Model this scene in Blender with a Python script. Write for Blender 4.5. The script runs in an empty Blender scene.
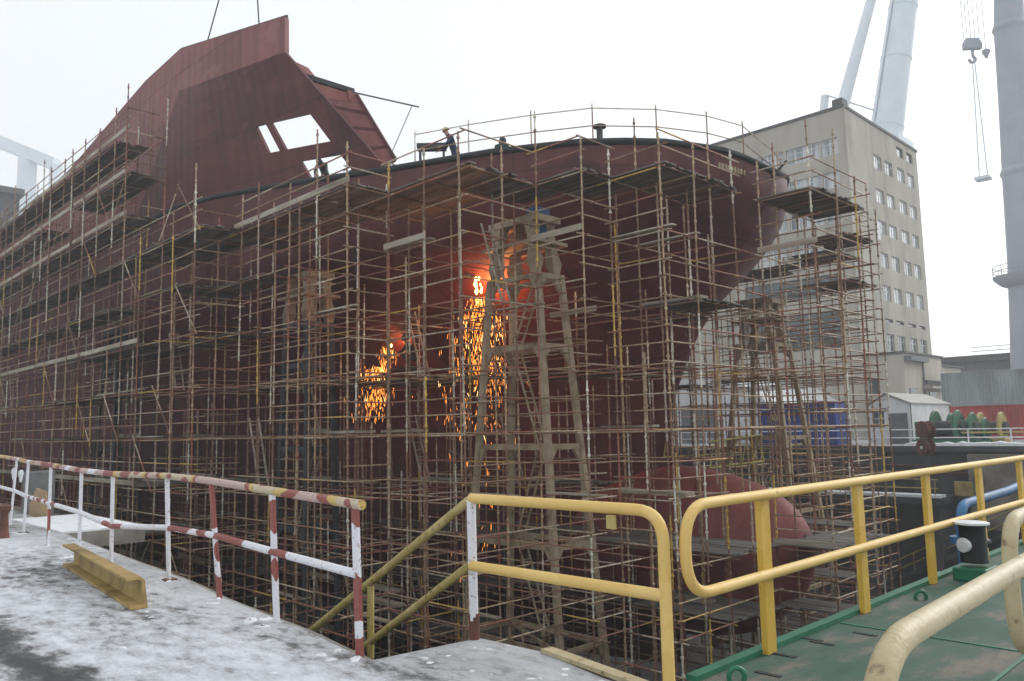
import bpy, math, random
from mathutils import Vector, Matrix
random.seed(7)
SC = bpy.context.scene
COL = SC.collection
R_ = math.radians

# ------------------------------------------------------------------ camera model
# world: x = across the dock (away from our quay), y = aft along the dock, z up, quay level = 0
FPX = 800.0; ROLL = .02; EYE = 1.62
TH = math.atan((430 - 340.5) / FPX)
FH = Vector((.701, .713, 0)).normalized()
RH = Vector((FH.y, -FH.x, 0)); ZZ = Vector((0, 0, 1))
FW = FH * math.cos(TH) + ZZ * math.sin(TH)
U0 = ZZ * math.cos(TH) - FH * math.sin(TH)
RT = RH * math.cos(ROLL) - U0 * math.sin(ROLL)
UP = U0 * math.cos(ROLL) + RH * math.sin(ROLL)
CAM = Vector((0, 0, EYE))
def ray(px, py): return RT * ((px - 512) / FPX) + UP * ((340.5 - py) / FPX) + FW
def on(px, py, ax, val):
    d = ray(px, py); return CAM + d * ((val - CAM[ax]) / d[ax])
def at(px, py, Y):
    d = ray(px, py); return CAM + d * (Y / d.dot(FH))
cd = bpy.data.cameras.new('camera'); cam = bpy.data.objects.new('camera', cd); COL.objects.link(cam)
cd.sensor_width = 36; cd.lens = FPX / 1024 * 36; cd.clip_start = .05; cd.clip_end = 3000
m = Matrix((RT, UP, -FW)).transposed().to_4x4(); m.translation = CAM
cam.matrix_world = m; SC.camera = cam

# ------------------------------------------------------------------ materials
MATS = {}
def nodes(name):
    m = bpy.data.materials.new(name); m.use_nodes = True
    nt = m.node_tree; b = nt.nodes['Principled BSDF']
    return m, nt, b
def ramp(nt, stops, interp='LINEAR'):
    r = nt.nodes.new('ShaderNodeValToRGB'); cr = r.color_ramp; cr.interpolation = interp
    while len(cr.elements) < len(stops): cr.elements.new(.5)
    for e, (p, c) in zip(cr.elements, stops): e.position = p; e.color = (*c, 1)
    return r
def mapping(nt, scale=(1, 1, 1), coord='Object'):
    tc = nt.nodes.new('ShaderNodeTexCoord'); mp = nt.nodes.new('ShaderNodeMapping')
    mp.inputs['Scale'].default_value = scale
    nt.links.new(tc.outputs[coord], mp.inputs['Vector']); return mp
def noise(nt, mp, scale, detail=4, rough=.6):
    n = nt.nodes.new('ShaderNodeTexNoise'); n.inputs['Scale'].default_value = scale
    n.inputs['Detail'].default_value = detail; n.inputs['Roughness'].default_value = rough
    if mp is not None: nt.links.new(mp.outputs['Vector'], n.inputs['Vector'])
    return n
def mat(name, stops, scale=3., stretch=(1, 1, 1), rough=.7, metal=0., bump=0., bscale=None, detail=5, coord='Object', perobj=0.):
    m, nt, b = nodes(name)
    mp = mapping(nt, stretch, coord)
    if perobj:
        oi = nt.nodes.new('ShaderNodeObjectInfo'); ad = nt.nodes.new('ShaderNodeVectorMath'); ad.operation = 'MULTIPLY_ADD'
        nt.links.new(oi.outputs['Random'], ad.inputs[0]); ad.inputs[1].default_value = (97, 61, 43)
        nt.links.new(mp.outputs['Vector'], ad.inputs[2])
        n = noise(nt, None, scale, detail); nt.links.new(ad.outputs[0], n.inputs['Vector'])
    else: n = noise(nt, mp, scale, detail)
    r = ramp(nt, stops); nt.links.new(n.outputs['Fac'], r.inputs['Fac'])
    nt.links.new(r.outputs['Color'], b.inputs['Base Color'])
    b.inputs['Roughness'].default_value = rough; b.inputs['Metallic'].default_value = metal
    if bump:
        n2 = noise(nt, mp, bscale or scale * 4, 4)
        bp = nt.nodes.new('ShaderNodeBump'); bp.inputs['Strength'].default_value = bump; bp.inputs['Distance'].default_value = .05
        nt.links.new(n2.outputs['Fac'], bp.inputs['Height']); nt.links.new(bp.outputs['Normal'], b.inputs['Normal'])
    MATS[name] = m; return m
def two(c, k=.6, lo=.35, hi=.65):
    return [(lo, tuple(x * k for x in c)), (hi, c)]

def hull_mat(name, c1, c2, c3, brick=True):
    m, nt, b = nodes(name)
    mp = mapping(nt, (1, 1, 1)); n = noise(nt, mp, .35, 8, .65)
    mp2 = mapping(nt, (1.3, 1.3, .12)); n2 = noise(nt, mp2, 1.2, 6, .7)
    mx = nt.nodes.new('ShaderNodeMath'); mx.operation = 'ADD'
    nt.links.new(n.outputs['Fac'], mx.inputs[0]); nt.links.new(n2.outputs['Fac'], mx.inputs[1])
    ml = nt.nodes.new('ShaderNodeMath'); ml.operation = 'MULTIPLY'; ml.inputs[1].default_value = .5
    nt.links.new(mx.outputs[0], ml.inputs[0])
    r = ramp(nt, [(.36, c1), (.5, c2), (.64, c3)]); nt.links.new(ml.outputs[0], r.inputs['Fac'])
    out = r.outputs['Color']
    if brick:
        tc = nt.nodes.new('ShaderNodeTexCoord'); sp = nt.nodes.new('ShaderNodeSeparateXYZ'); cb = nt.nodes.new('ShaderNodeCombineXYZ')
        nt.links.new(tc.outputs['Object'], sp.inputs[0]); nt.links.new(sp.outputs['Y'], cb.inputs[0]); nt.links.new(sp.outputs['Z'], cb.inputs[1])
        br = nt.nodes.new('ShaderNodeTexBrick'); br.inputs['Scale'].default_value = 1
        br.inputs['Brick Width'].default_value = 5.3; br.inputs['Row Height'].default_value = 2.3; br.inputs['Mortar Size'].default_value = .045
        br.inputs['Color1'].default_value = (1, 1, 1, 1); br.inputs['Color2'].default_value = (.66, .62, .62, 1); br.inputs['Mortar'].default_value = (.42, .36, .34, 1)
        nt.links.new(cb.outputs[0], br.inputs['Vector'])
        mm = nt.nodes.new('ShaderNodeMix'); mm.data_type = 'RGBA'; mm.blend_type = 'MULTIPLY'; mm.inputs['Factor'].default_value = .75
        nt.links.new(out, mm.inputs['A']); nt.links.new(br.outputs['Color'], mm.inputs['B']); out = mm.outputs['Result']
        bp = nt.nodes.new('ShaderNodeBump'); bp.inputs['Strength'].default_value = .25; bp.inputs['Distance'].default_value = .06
        nt.links.new(n.outputs['Fac'], bp.inputs['Height']); nt.links.new(bp.outputs['Normal'], b.inputs['Normal'])
    pn = noise(nt, mapping(nt, (.5, .5, .9)), .8, 3, .5); pr_ = ramp(nt, [(.6, (0, 0, 0)), (.63, (1, 1, 1))]); nt.links.new(pn.outputs['Fac'], pr_.inputs['Fac'])
    pm = nt.nodes.new('ShaderNodeMix'); pm.data_type = 'RGBA'; pm.inputs['B'].default_value = (c3[0] * 1.5, c3[1] * 1.9, c3[2] * 1.9, 1)
    pk = nt.nodes.new('ShaderNodeMath'); pk.operation = 'MULTIPLY'; pk.inputs[1].default_value = .22; nt.links.new(pr_.outputs['Color'], pk.inputs[0])
    nt.links.new(pk.outputs[0], pm.inputs['Factor']); nt.links.new(out, pm.inputs['A']); out = pm.outputs['Result']
    wv = nt.nodes.new('ShaderNodeTexWave'); wv.bands_direction = 'Y'; wv.inputs['Scale'].default_value = .42; wv.inputs['Distortion'].default_value = 1.2
    nt.links.new(mapping(nt, (1, 1, 1)).outputs['Vector'], wv.inputs['Vector'])
    b2 = nt.nodes.new('ShaderNodeBump'); b2.inputs['Strength'].default_value = .35; b2.inputs['Distance'].default_value = .05; nt.links.new(wv.outputs['Fac'], b2.inputs['Height'])
    if brick: nt.links.new(bp.outputs['Normal'], b2.inputs['Normal'])
    nt.links.new(b2.outputs['Normal'], b.inputs['Normal'])
    nt.links.new(out, b.inputs['Base Color']); b.inputs['Roughness'].default_value = .62
    MATS[name] = m; return m
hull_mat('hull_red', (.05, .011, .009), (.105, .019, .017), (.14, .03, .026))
hull_mat('shell_red', (.15, .045, .04), (.22, .062, .056), (.27, .09, .08))  # same primer as the hull, open-sky light put into a lighter red
hull_mat('bulb_red', (.15, .036, .032), (.23, .054, .048), (.27, .08, .07), False)
mat('dark_steel', two((.05, .052, .055)), 2, rough=.6)
mat('rim_black', two((.025, .027, .028)), 3, rough=.7)
mat('trestle_beige', [(.3, (.2, .145, .09)), (.5, (.38, .3, .2)), (.7, (.45, .37, .26))], 1.4, rough=.75, perobj=1)
mat('trestle_blue', [(.3, (.035, .036, .038)), (.6, (.07, .076, .08)), (.75, (.1, .105, .105))], 1.4, rough=.7, perobj=1)
mat('plank', [(.3, (.05, .045, .04)), (.5, (.13, .115, .1)), (.7, (.25, .235, .21))], 1.6, (2, .25, 2), .85, perobj=1, bump=.2)
mat('plank_pale', [(.3, (.18, .14, .1)), (.5, (.34, .29, .22)), (.7, (.46, .42, .36))], 1.6, (2, .25, 2), .85, perobj=1, bump=.2)
mat('concrete', [(.3, (.13, .12, .105)), (.55, (.24, .225, .2)), (.75, (.31, .29, .26))], 1.2, rough=.9, bump=.4)
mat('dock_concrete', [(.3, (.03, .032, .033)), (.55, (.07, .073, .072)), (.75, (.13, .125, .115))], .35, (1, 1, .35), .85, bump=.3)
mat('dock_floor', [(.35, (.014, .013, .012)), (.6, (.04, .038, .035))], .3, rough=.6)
mat('render_beige', [(.3, (.34, .315, .265)), (.5, (.44, .41, .35)), (.7, (.5, .47, .41))], .6, (1, 1, .2), .9, bump=.15, bscale=3)
mat('trim_dark', two((.1, .1, .1)), 2)
mat('white_paint', [(.3, (.45, .44, .43)), (.5, (.74, .74, .75)), (.8, (.8, .8, .82))], 4, rough=.5, perobj=1)
mat('shed_white', [(.3, (.6, .61, .6)), (.7, (.76, .77, .77))], 1, (1, 1, .3), .6)
mat('grey_panel', two((.16, .17, .18), .8), 2)
mat('roof_grey', two((.4, .39, .37), .85), 2)
mat('container_blue', [(.3, (.012, .03, .13)), (.6, (.02, .055, .26)), (.8, (.05, .09, .3))], 1, (1, 1, .3), .5)
mat('container_red', [(.3, (.25, .05, .045)), (.6, (.42, .07, .06))], .8, (1, 1, .3), .6)
mat('container_grey', [(.3, (.2, .22, .225)), (.6, (.32, .35, .36))], .8, (1, 1, .3), .6)
mat('crane_hazed', two((.7, .77, .82), .9), .4)  # far crane paint, base colour made paler to stand for distance haze
mat('crane_grey', two((.36, .39, .44), .88), .3)
mat('cable', two((.12, .12, .13)), 4)
mat('winch_green', two((.03, .13, .07)), 2, rough=.5)
mat('winch_yellow', two((.45, .35, .12)), 2, rough=.6)
mat('rust_brown', [(.3, (.06, .025, .018)), (.6, (.16, .065, .045)), (.8, (.24, .11, .07))], 4, rough=.8)
mat('truss_yellow', [(.35, (.2, .17, .05)), (.55, (.5, .45, .14))], 3, rough=.6)
mat('beam_ochre', [(.3, (.14, .085, .025)), (.48, (.34, .23, .075)), (.7, (.44, .32, .13))], 2.2, (1, 1, 1), .65, bump=.25)
mat('cream_paint', [(.33, (.2, .14, .08)), (.4, (.42, .35, .2)), (.75, (.5, .43, .27))], 9, rough=.45, bump=.15)
mat('blue_pipe', two((.04, .16, .34), .6), 4, rough=.5)
mat('bollard_black', two((.02, .024, .024)), 8, rough=.45)
mat('cap_white', two((.75, .77, .79), .8), 9, rough=.5)
mat('orange_red', two((.5, .1, .05), .6), 8)
mat('plywood', two((.42, .3, .17), .75), 2)
mat('machine_grey', two((.2, .21, .21), .6), 3)
mat('snow', [(.3, (.6, .62, .65)), (.7, (.82, .84, .86))], 5, rough=.8, bump=.3)
mat('jacket_blue', two((.03, .05, .11), .6), 6, rough=.9)
mat('jacket_grey', two((.13, .14, .14), .6), 6, rough=.9)
mat('jacket_teal', two((.015, .05, .06), .6), 6, rough=.9)
mat('overall_dark', two((.02, .02, .024), .6), 6, rough=.9)
mat('skin', two((.45, .27, .2), .85), 6, rough=.6)
mat('helmet_yellow', two((.4, .3, .08), .8), 5, rough=.4)
mat('hood_dark', two((.03, .04, .045), .8), 5, rough=.8)
mat('tarp_blue', two((.03, .08, .2), .5), 3, rough=.7)
mat('water', two((.04, .06, .065), .7), 1, rough=.1)
mat('curtain', [(.4, (.3, .33, .35)), (.6, (.6, .62, .62))], 1.3, (3, 3, .2), .9, perobj=1)

def glass_mat():
    m, nt, b = nodes('pane_glass')
    oi = nt.nodes.new('ShaderNodeObjectInfo'); mp = mapping(nt, (.6, .6, .12))
    ad = nt.nodes.new('ShaderNodeVectorMath'); ad.operation = 'MULTIPLY_ADD'; ad.inputs[1].default_value = (31, 17, 13)
    nt.links.new(oi.outputs['Random'], ad.inputs[0]); nt.links.new(mp.outputs['Vector'], ad.inputs[2])
    n = noise(nt, None, 1.1, 2); nt.links.new(ad.outputs[0], n.inputs['Vector'])
    r = ramp(nt, [(.34, (.09, .11, .12)), (.44, (.26, .3, .32)), (.58, (.56, .58, .59))]); nt.links.new(n.outputs['Fac'], r.inputs['Fac'])
    nt.links.new(r.outputs['Color'], b.inputs['Base Color']); b.inputs['Roughness'].default_value = .08; b.inputs['IOR'].default_value = 1.5
    MATS['pane_glass'] = m
glass_mat()
def dark_glass():
    m, nt, b = nodes('dark_glass')
    mp = mapping(nt, (.5, .5, .5)); n = noise(nt, mp, 1, 2)
    r = ramp(nt, [(.4, (.05, .07, .075)), (.65, (.13, .17, .18))]); nt.links.new(n.outputs['Fac'], r.inputs['Fac'])
    nt.links.new(r.outputs['Color'], b.inputs['Base Color']); b.inputs['Roughness'].default_value = .12
    MATS['dark_glass'] = m
dark_glass()

def pole_mat(name, pal):
    # scaffold tube: every ~2 m length of tube has its own wear: galvanised, rusty, whitewashed, yellow
    m, nt, b = nodes(name)
    oi = nt.nodes.new('ShaderNodeObjectInfo'); tc = nt.nodes.new('ShaderNodeTexCoord'); sp = nt.nodes.new('ShaderNodeSeparateXYZ')
    nt.links.new(tc.outputs['Object'], sp.inputs[0])
    dv = nt.nodes.new('ShaderNodeMath'); dv.operation = 'MULTIPLY_ADD'; dv.inputs[1].default_value = 1 / 2.4
    nt.links.new(sp.outputs['Z'], dv.inputs[0])
    ml = nt.nodes.new('ShaderNodeMath'); ml.operation = 'MULTIPLY'; ml.inputs[1].default_value = 57.3; nt.links.new(oi.outputs['Random'], ml.inputs[0])
    nt.links.new(ml.outputs[0], dv.inputs[2])
    fl = nt.nodes.new('ShaderNodeMath'); fl.operation = 'FLOOR'; nt.links.new(dv.outputs[0], fl.inputs[0])
    wn = nt.nodes.new('ShaderNodeTexWhiteNoise'); wn.noise_dimensions = '1D'; nt.links.new(fl.outputs[0], wn.inputs['W'])
    r = ramp(nt, pal, 'CONSTANT'); nt.links.new(wn.outputs['Value'], r.inputs['Fac'])
    n = noise(nt, mapping(nt, (1, 1, 1)), 5, 5)
    r2 = ramp(nt, [(.38, (.45, .36, .3)), (.6, (1, 1, 1))]); nt.links.new(n.outputs['Fac'], r2.inputs['Fac'])
    mm = nt.nodes.new('ShaderNodeMix'); mm.data_type = 'RGBA'; mm.blend_type = 'MULTIPLY'; mm.inputs['Factor'].default_value = .8
    nt.links.new(r.outputs['Color'], mm.inputs['A']); nt.links.new(r2.outputs['Color'], mm.inputs['B'])
    nt.links.new(mm.outputs['Result'], b.inputs['Base Color']); b.inputs['Roughness'].default_value = .6; b.inputs['Metallic'].default_value = .1
    MATS[name] = m
pole_mat('tube_standard', [(0, (0.338, 0.221, 0.141)), (0.2, (0.494, 0.364, 0.23)), (0.42, (0.26, 0.143, 0.09)), (0.58, (0.546, 0.481, 0.384)), (0.7, (0.39, 0.156, 0.102)), (0.82, (0.8, 0.793, 0.678)), (0.9, (0.715, 0.494, 0.102))])
pole_mat('tube_ledger', [(0, (0.338, 0.221, 0.141)), (0.25, (0.468, 0.351, 0.218)), (0.45, (0.39, 0.169, 0.115)), (0.62, (0.52, 0.442, 0.333)), (0.76, (0.247, 0.143, 0.096)), (0.85, (0.715, 0.611, 0.461)), (0.92, (0.676, 0.468, 0.115))])

def paint_peel(name, bands, undercoat, scale=3., stretch=(1, 1, 1), chip=0.):
    # rail paint laid on in bands: colour follows a noise along the bar
    m, nt, b = nodes(name)
    n = noise(nt, mapping(nt, stretch), scale, 1)
    r = ramp(nt, bands, 'CONSTANT'); nt.links.new(n.outputs['Fac'], r.inputs['Fac'])
    n2 = noise(nt, mapping(nt, (1, 1, 1)), 26, 6); r2 = ramp(nt, [(.31 - chip, (.25, .14, .1)), (.35 - chip, undercoat), (.42 - chip, (1, 1, 1))]); nt.links.new(n2.outputs['Fac'], r2.inputs['Fac'])
    mm = nt.nodes.new('ShaderNodeMix'); mm.data_type = 'RGBA'; mm.blend_type = 'MULTIPLY'; mm.inputs['Factor'].default_value = .85
    nt.links.new(r.outputs['Color'], mm.inputs['A']); nt.links.new(r2.outputs['Color'], mm.inputs['B'])
    bp = nt.nodes.new('ShaderNodeBump'); bp.inputs['Strength'].default_value = .2; bp.inputs['Distance'].default_value = .01
    nt.links.new(n2.outputs['Fac'], bp.inputs['Height']); nt.links.new(bp.outputs['Normal'], b.inputs['Normal'])
    nt.links.new(mm.outputs['Result'], b.inputs['Base Color']); b.inputs['Roughness'].default_value = .5
    MATS[name] = m
W_ = (.72, .72, .76); RD = (.27, .075, .06); YL = (.55, .39, .12); PK = (.5, .36, .32); BG = (.52, .43, .3)
paint_peel('rail_top', [(0, W_), (.36, PK), (.45, RD), (.5, YL), (.54, BG), (.58, RD), (.66, PK)], (.4, .25, .2), .9)
paint_peel('rail_mid', [(0, W_), (.53, RD), (.62, W_), (.7, RD)], (.4, .3, .28), .9)
paint_peel('rail_white', [(0, W_), (.66, RD)], (.6, .5, .46), .9)
paint_peel('rail_allwhite', [(0, W_), (.9, RD)], (.7, .6, .56), .9)
paint_peel('rail_redwhite', [(0, RD), (.4, W_), (.48, RD), (.62, W_)], (.5, .35, .3), 1.3, (.6, .6, 1))
paint_peel('yellow_paint', [(0, (.68, .46, .14)), (.55, (.72, .5, .17))], (.45, .38, .3), 3, chip=.06)
paint_peel('yellow_post', [(0, (.58, .37, .05)), (.55, (.64, .42, .08))], (.45, .38, .3), 3, chip=.05)
paint_peel('olive_rail', [(0, (.36, .29, .1)), (.5, (.44, .36, .15))], (.3, .25, .2), 3)

def ground_mat():
    m, nt, b = nodes('snowy_quay')
    N = nt.nodes.new; L = nt.links.new
    big = noise(nt, mapping(nt, (.9, .35, 1)), .9, 8, .68)          # drift patches drawn out along the quay
    fine = noise(nt, mapping(nt, (2.2, 1.0, 1)), 3.4, 9, .75)
    tc = N('ShaderNodeTexCoord'); sp = N('ShaderNodeSeparateXYZ'); L(tc.outputs['Object'], sp.inputs[0])
    # two wheel tracks worn down to the asphalt, running along the quay
    wob = noise(nt, mapping(nt, (.3, .3, .3)), 1.0, 3)
    ad = N('ShaderNodeMath'); ad.operation = 'MULTIPLY_ADD'; ad.inputs[1].default_value = .9; L(wob.outputs['Fac'], ad.inputs[0]); of_ = N('ShaderNodeMath'); of_.operation = 'SUBTRACT'; of_.inputs[1].default_value = 2.1; L(sp.outputs['X'], of_.inputs[0]); L(of_.outputs[0], ad.inputs[2])
    tr = N('ShaderNodeMath'); tr.operation = 'PINGPONG'; tr.inputs[1].default_value = 1.7; L(ad.outputs[0], tr.inputs[0])
    tm = N('ShaderNodeMapRange'); tm.inputs['From Min'].default_value = .0; tm.inputs['From Max'].default_value = .32; tm.inputs['To Min'].default_value = -.2; tm.inputs['To Max'].default_value = .0; L(tr.outputs[0], tm.inputs['Value'])
    a1 = N('ShaderNodeMath'); a1.operation = 'MULTIPLY'; a1.inputs[1].default_value = .52; L(big.outputs['Fac'], a1.inputs[0])
    a2 = N('ShaderNodeMath'); a2.operation = 'MULTIPLY_ADD'; a2.inputs[1].default_value = .54; L(fine.outputs['Fac'], a2.inputs[0]); L(a1.outputs[0], a2.inputs[2])
    vo = N('ShaderNodeTexVoronoi'); vo.inputs['Scale'].default_value = 1.0; L(mapping(nt, (2.6, 1.5, 1)).outputs[0], vo.inputs['Vector'])   # footprints
    vm = N('ShaderNodeMapRange'); vm.inputs['From Min'].default_value = .12; vm.inputs['From Max'].default_value = .22; vm.inputs['To Min'].default_value = -.055; vm.inputs['To Max'].default_value = 0; L(vo.outputs['Distance'], vm.inputs['Value'])
    a0 = N('ShaderNodeMath'); a0.operation = 'ADD'; L(tm.outputs[0], a0.inputs[0]); L(vm.outputs[0], a0.inputs[1])
    a3 = N('ShaderNodeMath'); a3.operation = 'ADD'; L(a2.outputs[0], a3.inputs[0]); L(a0.outputs[0], a3.inputs[1])
    r = ramp(nt, [(.37, (.06, .06, .065)), (.43, (.13, .13, .135)), (.465, (.3, .3, .31)), (.505, (.5, .52, .55)), (.6, (.73, .755, .8))]); L(a3.outputs[0], r.inputs['Fac'])
    # trodden brown-grey dirt towards the quay edge (bare concrete margin)
    em = N('ShaderNodeMapRange'); em.inputs['From Min'].default_value = 3.3; em.inputs['From Max'].default_value = 3.95
    wx = N('ShaderNodeMath'); wx.operation = 'MULTIPLY_ADD'; wx.inputs[1].default_value = .9; L(fine.outputs['Fac'], wx.inputs[0]); L(sp.outputs['X'], wx.inputs[2])
    sb = N('ShaderNodeMath'); sb.operation = 'SUBTRACT'; sb.inputs[1].default_value = .45; L(wx.outputs[0], sb.inputs[0]); L(sb.outputs[0], em.inputs['Value'])
    mx = N('ShaderNodeMix'); mx.data_type = 'RGBA'; mx.inputs['B'].default_value = (.17, .155, .135, 1)
    k0 = N('ShaderNodeMapRange'); k0.inputs['From Min'].default_value = .38; k0.inputs['From Max'].default_value = .62; L(fine.outputs['Fac'], k0.inputs['Value'])
    k = N('ShaderNodeMath'); k.operation = 'MULTIPLY'; L(em.outputs[0], k.inputs[0]); L(k0.outputs[0], k.inputs[1])
    k0.inputs['To Max'].default_value = .75
    L(k.outputs[0], mx.inputs['Factor']); L(r.outputs['Color'], mx.inputs['A']); L(mx.outputs['Result'], b.inputs['Base Color'])
    bp = N('ShaderNodeBump'); bp.inputs['Strength'].default_value = .8; bp.inputs['Distance'].default_value = .1
    L(a3.outputs[0], bp.inputs['Height']); L(bp.outputs['Normal'], b.inputs['Normal'])
    b.inputs['Roughness'].default_value = .7
    MATS['snowy_quay'] = m
ground_mat()
def deck_mat():
    m, nt, b = nodes('green_deck')
    N = nt.nodes.new; L = nt.links.new
    big = noise(nt, mapping(nt, (.45, .9, 1)), 1.7, 8, .72)
    r = ramp(nt, [(.3, (.018, .06, .042)), (.46, (.032, .09, .063)), (.52, (.06, .1, .08)), (.57, (.13, .125, .1)), (.66, (.21, .175, .13))]); L(big.outputs['Fac'], r.inputs['Fac'])
    # raised lozenges of the chequer plate
    mp = mapping(nt, (1, 1, 1)); mp.inputs['Rotation'].default_value = (0, 0, R_(45))
    w1 = N('ShaderNodeTexWave'); w1.inputs['Scale'].default_value = 15; w1.bands_direction = 'X'; L(mp.outputs[0], w1.inputs['Vector'])
    w2 = N('ShaderNodeTexWave'); w2.inputs['Scale'].default_value = 15; w2.bands_direction = 'Y'; L(mp.outputs[0], w2.inputs['Vector'])
    mu = N('ShaderNodeMath'); mu.operation = 'MULTIPLY'; L(w1.outputs['Fac'], mu.inputs[0]); L(w2.outputs['Fac'], mu.inputs[1])
    bp = N('ShaderNodeBump'); bp.inputs['Strength'].default_value = .35; bp.inputs['Distance'].default_value = .01
    L(mu.outputs[0], bp.inputs['Height']); L(bp.outputs['Normal'], b.inputs['Normal'])
    wear = N('ShaderNodeMix'); wear.data_type = 'RGBA'; wear.blend_type = 'ADD'; wear.inputs['B'].default_value = (.05, .045, .04, 1)
    L(mu.outputs[0], wear.inputs['Factor']); L(r.outputs['Color'], wear.inputs['A'])
    L(wear.outputs['Result'], b.inputs['Base Color']); b.inputs['Roughness'].default_value = .62; b.inputs['Specular IOR Level'].default_value = .25
    MATS['green_deck'] = m
deck_mat()
mat('green_paint', two((.02, .17, .09), .6), 4, rough=.45)
def emit(name, c, s):
    m, nt, b = nodes(name); b.inputs['Base Color'].default_value = (*c, 1)
    b.inputs['Emission Color'].default_value = (*c, 1); b.inputs['Emission Strength'].default_value = s; MATS[name] = m
emit('spark_glow', (1, .32, .05), 4.2); emit('spark_hot', (1, .62, .22), 6)

# ------------------------------------------------------------------ mesh helpers
class MB:
    def __init__(s): s.v = []; s.f = []
    def box(s, lo, hi, M=None):
        n = len(s.v)
        for z in (lo[2], hi[2]):
            for x, y in ((lo[0], lo[1]), (hi[0], lo[1]), (hi[0], hi[1]), (lo[0], hi[1])):
                p = Vector((x, y, z)); s.v.append(M @ p if M else p)
        for f in ((3, 2, 1, 0), (4, 5, 6, 7), (0, 1, 5, 4), (1, 2, 6, 5), (2, 3, 7, 6), (3, 0, 4, 7)): s.f.append(tuple(n + i for i in f))
        return s
    def rings(s, rs, cap=True, closed=False):
        n = len(s.v); k = len(rs[0])
        for r in rs: s.v += [Vector(p) for p in r]
        m = len(rs)
        for a in range(m if closed else m - 1):
            b = (a + 1) % m
            for i in range(k):
                j = (i + 1) % k; s.f.append((n + a * k + i, n + a * k + j, n + b * k + j, n + b * k + i))
        if cap and not closed:
            s.f.append(tuple(n + i for i in reversed(range(k)))); s.f.append(tuple(n + (m - 1) * k + i for i in range(k)))
        return s
    def tube(s, pts, r, seg=8, closed=False):
        pts = [Vector(p) for p in pts]; rs = []
        m = len(pts); up = None
        for i, p in enumerate(pts):
            a = pts[(i - 1) % m] if (i or closed) else p; b = pts[(i + 1) % m] if (i < m - 1 or closed) else p
            d = (b - a).normalized()
            if up is None: up = Vector((0, 0, 1)) if abs(d.z) < .9 else Vector((1, 0, 0))
            u = (up - d * up.dot(d))
            if u.length < 1e-4: u = d.orthogonal()
            u.normalize(); w = d.cross(u); up = u
            rr = r[i] if isinstance(r, (list, tuple)) else r
            rs.append([p + (u * math.cos(2 * math.pi * q / seg) + w * math.sin(2 * math.pi * q / seg)) * rr for q in range(seg)])
        return s.rings(rs, True, closed)
    def bar(s, a, b, w, h=None):
        h = h or w; a = Vector(a); b = Vector(b); d = (b - a).normalized()
        u = Vector((0, 0, 1)) if abs(d.z) < .9 else Vector((1, 0, 0))
        sx = d.cross(u).normalized(); sy = sx.cross(d).normalized()
        q = [sx * (w / 2) + sy * (h / 2), -sx * (w / 2) + sy * (h / 2), -sx * (w / 2) - sy * (h / 2), sx * (w / 2) - sy * (h / 2)]
        return s.rings([[a + e for e in q], [b + e for e in q]])
    def prism(s, poly, d):
        d = Vector(d); return s.rings([[Vector(p) for p in poly], [Vector(p) + d for p in poly]])
    def lathe(s, prof, seg=16, M=None):
        rs = []
        for r, z in prof:
            ring = [Vector((r * math.cos(2 * math.pi * i / seg), r * math.sin(2 * math.pi * i / seg), z)) for i in range(seg)]
            rs.append([M @ p for p in ring] if M else ring)
        return s.rings(rs)
    def mesh(s, name, mt, smooth=None):
        me = bpy.data.meshes.new(name); me.from_pydata([tuple(p) for p in s.v], [], s.f)
        for q in (mt if isinstance(mt, (list, tuple)) else [mt]): me.materials.append(MATS[q])
        me.update()
        if smooth:
            me.polygons.foreach_set('use_smooth', [True] * len(me.polygons))
            try: me.set_sharp_from_angle(angle=R_(smooth))
            except Exception: pass
        return me
    def obj(s, name, mt, parent=None, smooth=None, bevel=0):
        o = bpy.data.objects.new(name, s.mesh(name, mt, smooth)); COL.objects.link(o)
        if parent:
            o.parent = parent; pw = parent; off = Vector()
            while pw: off += pw.location; pw = pw.parent
            if not s.__dict__.get('local'): o.location = -off
        if bevel:
            bv = o.modifiers.new('bevel', 'BEVEL'); bv.width = bevel; bv.segments = 2; bv.limit_method = 'ANGLE'
        return o
def tag(o, label, cat, group=None):
    o['label'] = label; o['category'] = cat
    if group: o['group'] = group
    return o
def thing(name, label, cat, loc=(0, 0, 0), group=None):
    o = bpy.data.objects.new(name, None); COL.objects.link(o); o.location = loc; o.empty_display_size = .2
    return tag(o, label, cat, group)
def structure(o): o['kind'] = 'structure'; return o
def fillet(pts, r, n=6, closed=False):
    pts = [Vector(p) for p in pts]; out = []; m = len(pts)
    for i, p in enumerate(pts):
        if not closed and i in (0, m - 1): out.append(p); continue
        a = (pts[i - 1] - p); b = (pts[(i + 1) % m] - p)
        ang = a.angle(b)
        if ang > 3.1: out.append(p); continue
        t = min(r / math.tan(ang / 2), a.length * .48, b.length * .48)
        p0 = p + a.normalized() * t; p1 = p + b.normalized() * t
        for k in range(n + 1):
            u = k / n; out.append((p0 * (1 - u) ** 2 + p * 2 * u * (1 - u) + p1 * u * u))
    return out
def dup(root, loc, label=None):
    r = root.copy(); COL.objects.link(r); r.location = loc
    if label: r['label'] = label
    for ch in root.children:
        c = ch.copy(); COL.objects.link(c); c.parent = r
        for g in ch.children:
            d = g.copy(); COL.objects.link(d); d.parent = c
    return r
def lerp(a, b, u): return a + (b - a) * u
def interp(tab, x):
    if x <= tab[0][0]: return tab[0][1]
    for (a, p), (b, q) in zip(tab, tab[1:]):
        if x <= b: return p + (q - p) * (x - a) / (b - a)
    return tab[-1][1]

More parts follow.
